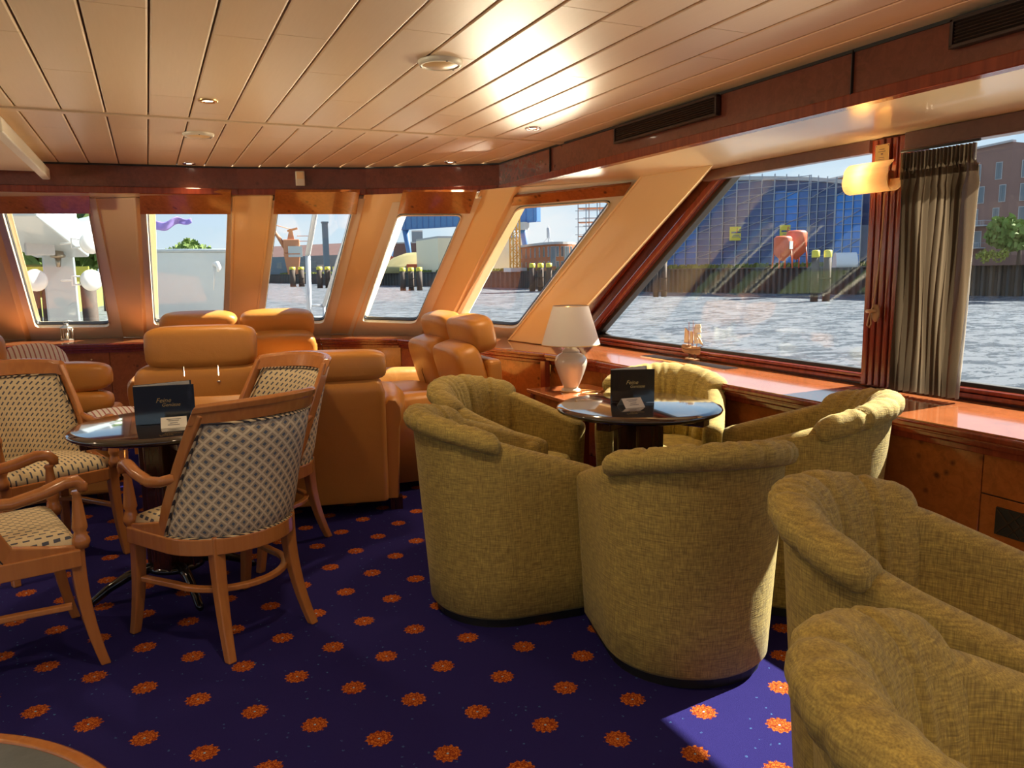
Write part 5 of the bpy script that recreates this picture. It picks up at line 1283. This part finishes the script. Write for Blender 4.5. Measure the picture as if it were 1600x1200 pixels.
# ---- foredeck: bulwark, anchor bracket, davit, lamps, furniture, pole
M['hull_white'] = plain('ship white paint', (.36, .42, .46), .4, var=.03, coat=.3); M['deck'] = plain('teak deck', (.42, .33, .25), .7, var=.15, sc=3)
M['bulwark'] = plain('bulwark grey blue', (.45, .52, .56), .5, var=.03)
structure(MB().prism([(-4.9, 8.0), (2.4, 8.0), (3.2, 9.5), (1.6, 17.2), (-1.35, 19), (-4.3, 17.2), (-5.9, 9.5)], -.6, -.12).build('trim_62', 'deck'))
bw = thing('bow_bulwark', 'high grey blue bow bulwark wall filling the lower half of the second window', 'bulwark')
MB().hexa([(-.35, 16.2, -.2), (1.75, 14.2, -.2), (1.83, 14.3, -.2), (-.27, 16.35, -.2)], [(-.35, 16.2, 1.80), (1.62, 14.4, 1.74), (1.70, 14.5, 1.74), (-.27, 16.35, 1.80)]).build('wall', 'bulwark', bw)
MB().tube([(-.35, 16.2, 1.82), (1.62, 14.4, 1.76)], .035, 8).build('top_rail', 'hull_white', bw)
p = atd(333, 414, 15.0); hk = thing('bulwark_bracket', 'white hooked lamp bracket fixed high on the bow bulwark', 'bracket', (p.x, p.y - .35, p.z - .02))
MB().tube([(0, .2, .0), (.0, 0, .03), (.03, -.16, .03), (.05, -.24, -.03), (.03, -.27, -.10)], [.025, .04, .05, .04, .02], 8).build('arm', 'white', hk)
MB().tube([(.0, -.05, .0), (-.03, -.12, -.2), (-.06, -.16, -.42)], [.02, .016, .006], 8).build('spike', 'white', hk)
dv_ = thing('davit_mast', 'big pale grey mast with slanting beams and a lamp on the foredeck outside', 'mast', (0, 0, 0))
a = atd(98, 475, 15.5); 
MB().box((a.x, a.y, 1.15), (.48, .42, 2.7), (0, 0, .1)).build('post', 'hull_white', dv_, bevel=.03)
b = atd(98, 382, 15.4); c1 = atd(-20, 300, 13.0); c2 = atd(215, 340, 17)
MB().tube([tuple(b), tuple(c1)], [.42, .62], sec=[(-1, -.55), (1, -.55), (1, .55), (-1, .55)], smooth=False).build('beam', 'hull_white', dv_, bevel=.03)
MB().tube([tuple(b + Vector((-.1, 0, .05))), tuple(c2)], [.30, .24], sec=[(-1, -.8), (1, -.8), (1, .8), (-1, .8)], smooth=False).build('beam', 'hull_white', dv_, bevel=.03)
e_ = atd(100, 330, 15.4); MB().box((e_.x, e_.y, e_.z + .15), (.34, .34, .8)).build('head_block', 'white', dv_, bevel=.03)
f_ = atd(62, 388, 14.5); MB().box((f_.x, f_.y, f_.z), (.40, .2, .22), (0, 0, .2)).build('light_box', 'grey_roof', dv_, bevel=.02)
g_ = atd(90, 398, 14.9); MB().lathe([(.04, .14), (.09, .12), (.09, .02), (.12, -.02), (.10, -.05), (.0, -.06)], 16, tuple(g_)).tube([(g_.x, g_.y, g_.z - .05), (g_.x, g_.y - .02, g_.z - .2)], [.05, .03], 8).build('deck_light', 'zinc', dv_)
for i, (u, v, lb) in enumerate(((142, 380, 'white round deck lamp globe right of the mast, the upper one'), (143, 438, 'white round deck lamp globe right of the mast, the lower one'), (56, 438, 'pale round disc lamp left of the mast'))):
    q = atd(u, v, 13.6); t = thing('deck_lamp', lb, 'lamp', tuple(q), .1, 'round deck lamps outside')
    MB().lathe([(0, .05), (.13, .04), (.165, 0), (.13, -.045), (0, -.055)], 28, X=tf((0, 0, 0), (PI / 2, 0, .3))).build('globe', 'white', t)
    MB().tube([(-.15, 0, .06), (-.26, .02, .07), (-.26, .02, -.07), (-.15, 0, -.06)], .014, 8).tube([(-.26, .02, 0), (-.40, .35, 0)], .014, 8).build('bracket', 'white', t)
def deck_chair(u, v, d, rz, lb):
    q = atd(u, v, d); t = thing('deck_chair', lb, 'chair', (q.x, q.y, -.12), rz, 'round backed deck chairs outside')
    MB().tube([(.26 * math.cos(a_), .22 + .02 * math.sin(a_), .62 + .26 * math.sin(a_)) for a_ in [i_ * 2 * PI / 20 for i_ in range(21)]], .016, 6).build('back_hoop', 'white', t)
    for k in range(5): MB().box((-.18 + .09 * k, .22, .62), (.035, .012, .42 - .06 * abs(k - 2))).build('back_slat', 'brick_or', t)
    MB().box((0, 0, .42), (.46, .44, .03)).build('seat', 'brick_or', t, bevel=.01)
    for x_, y_ in ((-.2, -.2), (.2, -.2), (-.2, .2), (.2, .2)): MB().tube([(x_, y_, 0), (x_, y_, .42)], .014, 6).build('leg', 'white', t)
    for x_ in (-.26, .26): MB().tube([(x_, .2, .62), (x_, 0, .66), (x_, -.2, .62), (x_, -.22, .5), (x_ * .8, -.2, .42)], .014, 6).build('arm', 'white', t)
deck_chair(68, 480, 11.9, .5, 'white and brown round backed deck chair left of the mast'); deck_chair(128, 485, 12.2, 2.4, 'white and brown deck chair right of the mast')
q = atd(158, 480, 12.6); t = thing('deck_table', 'round white table on the foredeck right of the mast', 'table', (q.x, q.y, -.12))
MB().lathe([(0, .70), (.42, .70), (.44, .715), (.42, .73), (0, .73)], 32).build('top', 'white', t); MB().lathe([(.025, 0), (.025, .7)], 12).lathe([(.22, 0), (.2, .03)], 20).build('pedestal', 'white', t)
pr = thing('bow_pole', 'grey steel pole with stays on the bow seen through the third window', 'pole')
p0 = atd(482, 500, 12.0); p1 = atd(481, 398, 12.0); p2 = atd(493, 330, 11.6); p3 = atd(500, 296, 11.4)
MB().tube([tuple(p0 - Vector((0, 0, .8))), tuple(p1)], .038, 10).build('lower_tube', 'galv', pr); MB().tube([tuple(p1), tuple(p2), tuple(p3)], .040, 10).build('upper_tube', 'galv', pr)
q0_ = atd(506, 478, 12.0); q1_ = atd(540, 370, 11.7); q2_ = atd(552, 322, 11.5)
MB().tube([tuple(q0_), tuple(q1_), tuple(q2_)], .030, 8).build('stay_tube', 'galv', pr); q3_ = atd(482, 477, 12)
MB().tube([tuple(q3_), tuple(q0_)], .018, 8).tube([tuple(q0_), tuple(q0_ - Vector((0, 0, .9)))], .022, 8).build('guard_rail', 'galv', pr)
hb = atd(496, 505, 12.0); MB().box((hb.x, hb.y, hb.z - .35), (.24, .24, .9), (0, 0, .4)).build('locker', 'hull_white', pr, bevel=.02)
M['flag'] = plain('violet flag cloth', (.25, .20, .55), .8)
fg = atd(230, 348, 13.0); t = thing('flag', 'violet flag furled at the top left of the second window', 'flag', tuple(fg))
o = MB().grid(lambda u, v: Vector((.62 * u, .06 * math.sin(9 * u + 2 * v), -.16 * v * (1 - .5 * u) + .03 * math.sin(12 * u) + .10 * u)), 16, 5).build('cloth', 'flag', t); m = o.modifiers.new('s', 'SOLIDIFY'); m.thickness = .004
MB().tube([(-.03, 0, -.6), (-.03, 0, .5)], .018, 8).build('staff', 'galv', t)
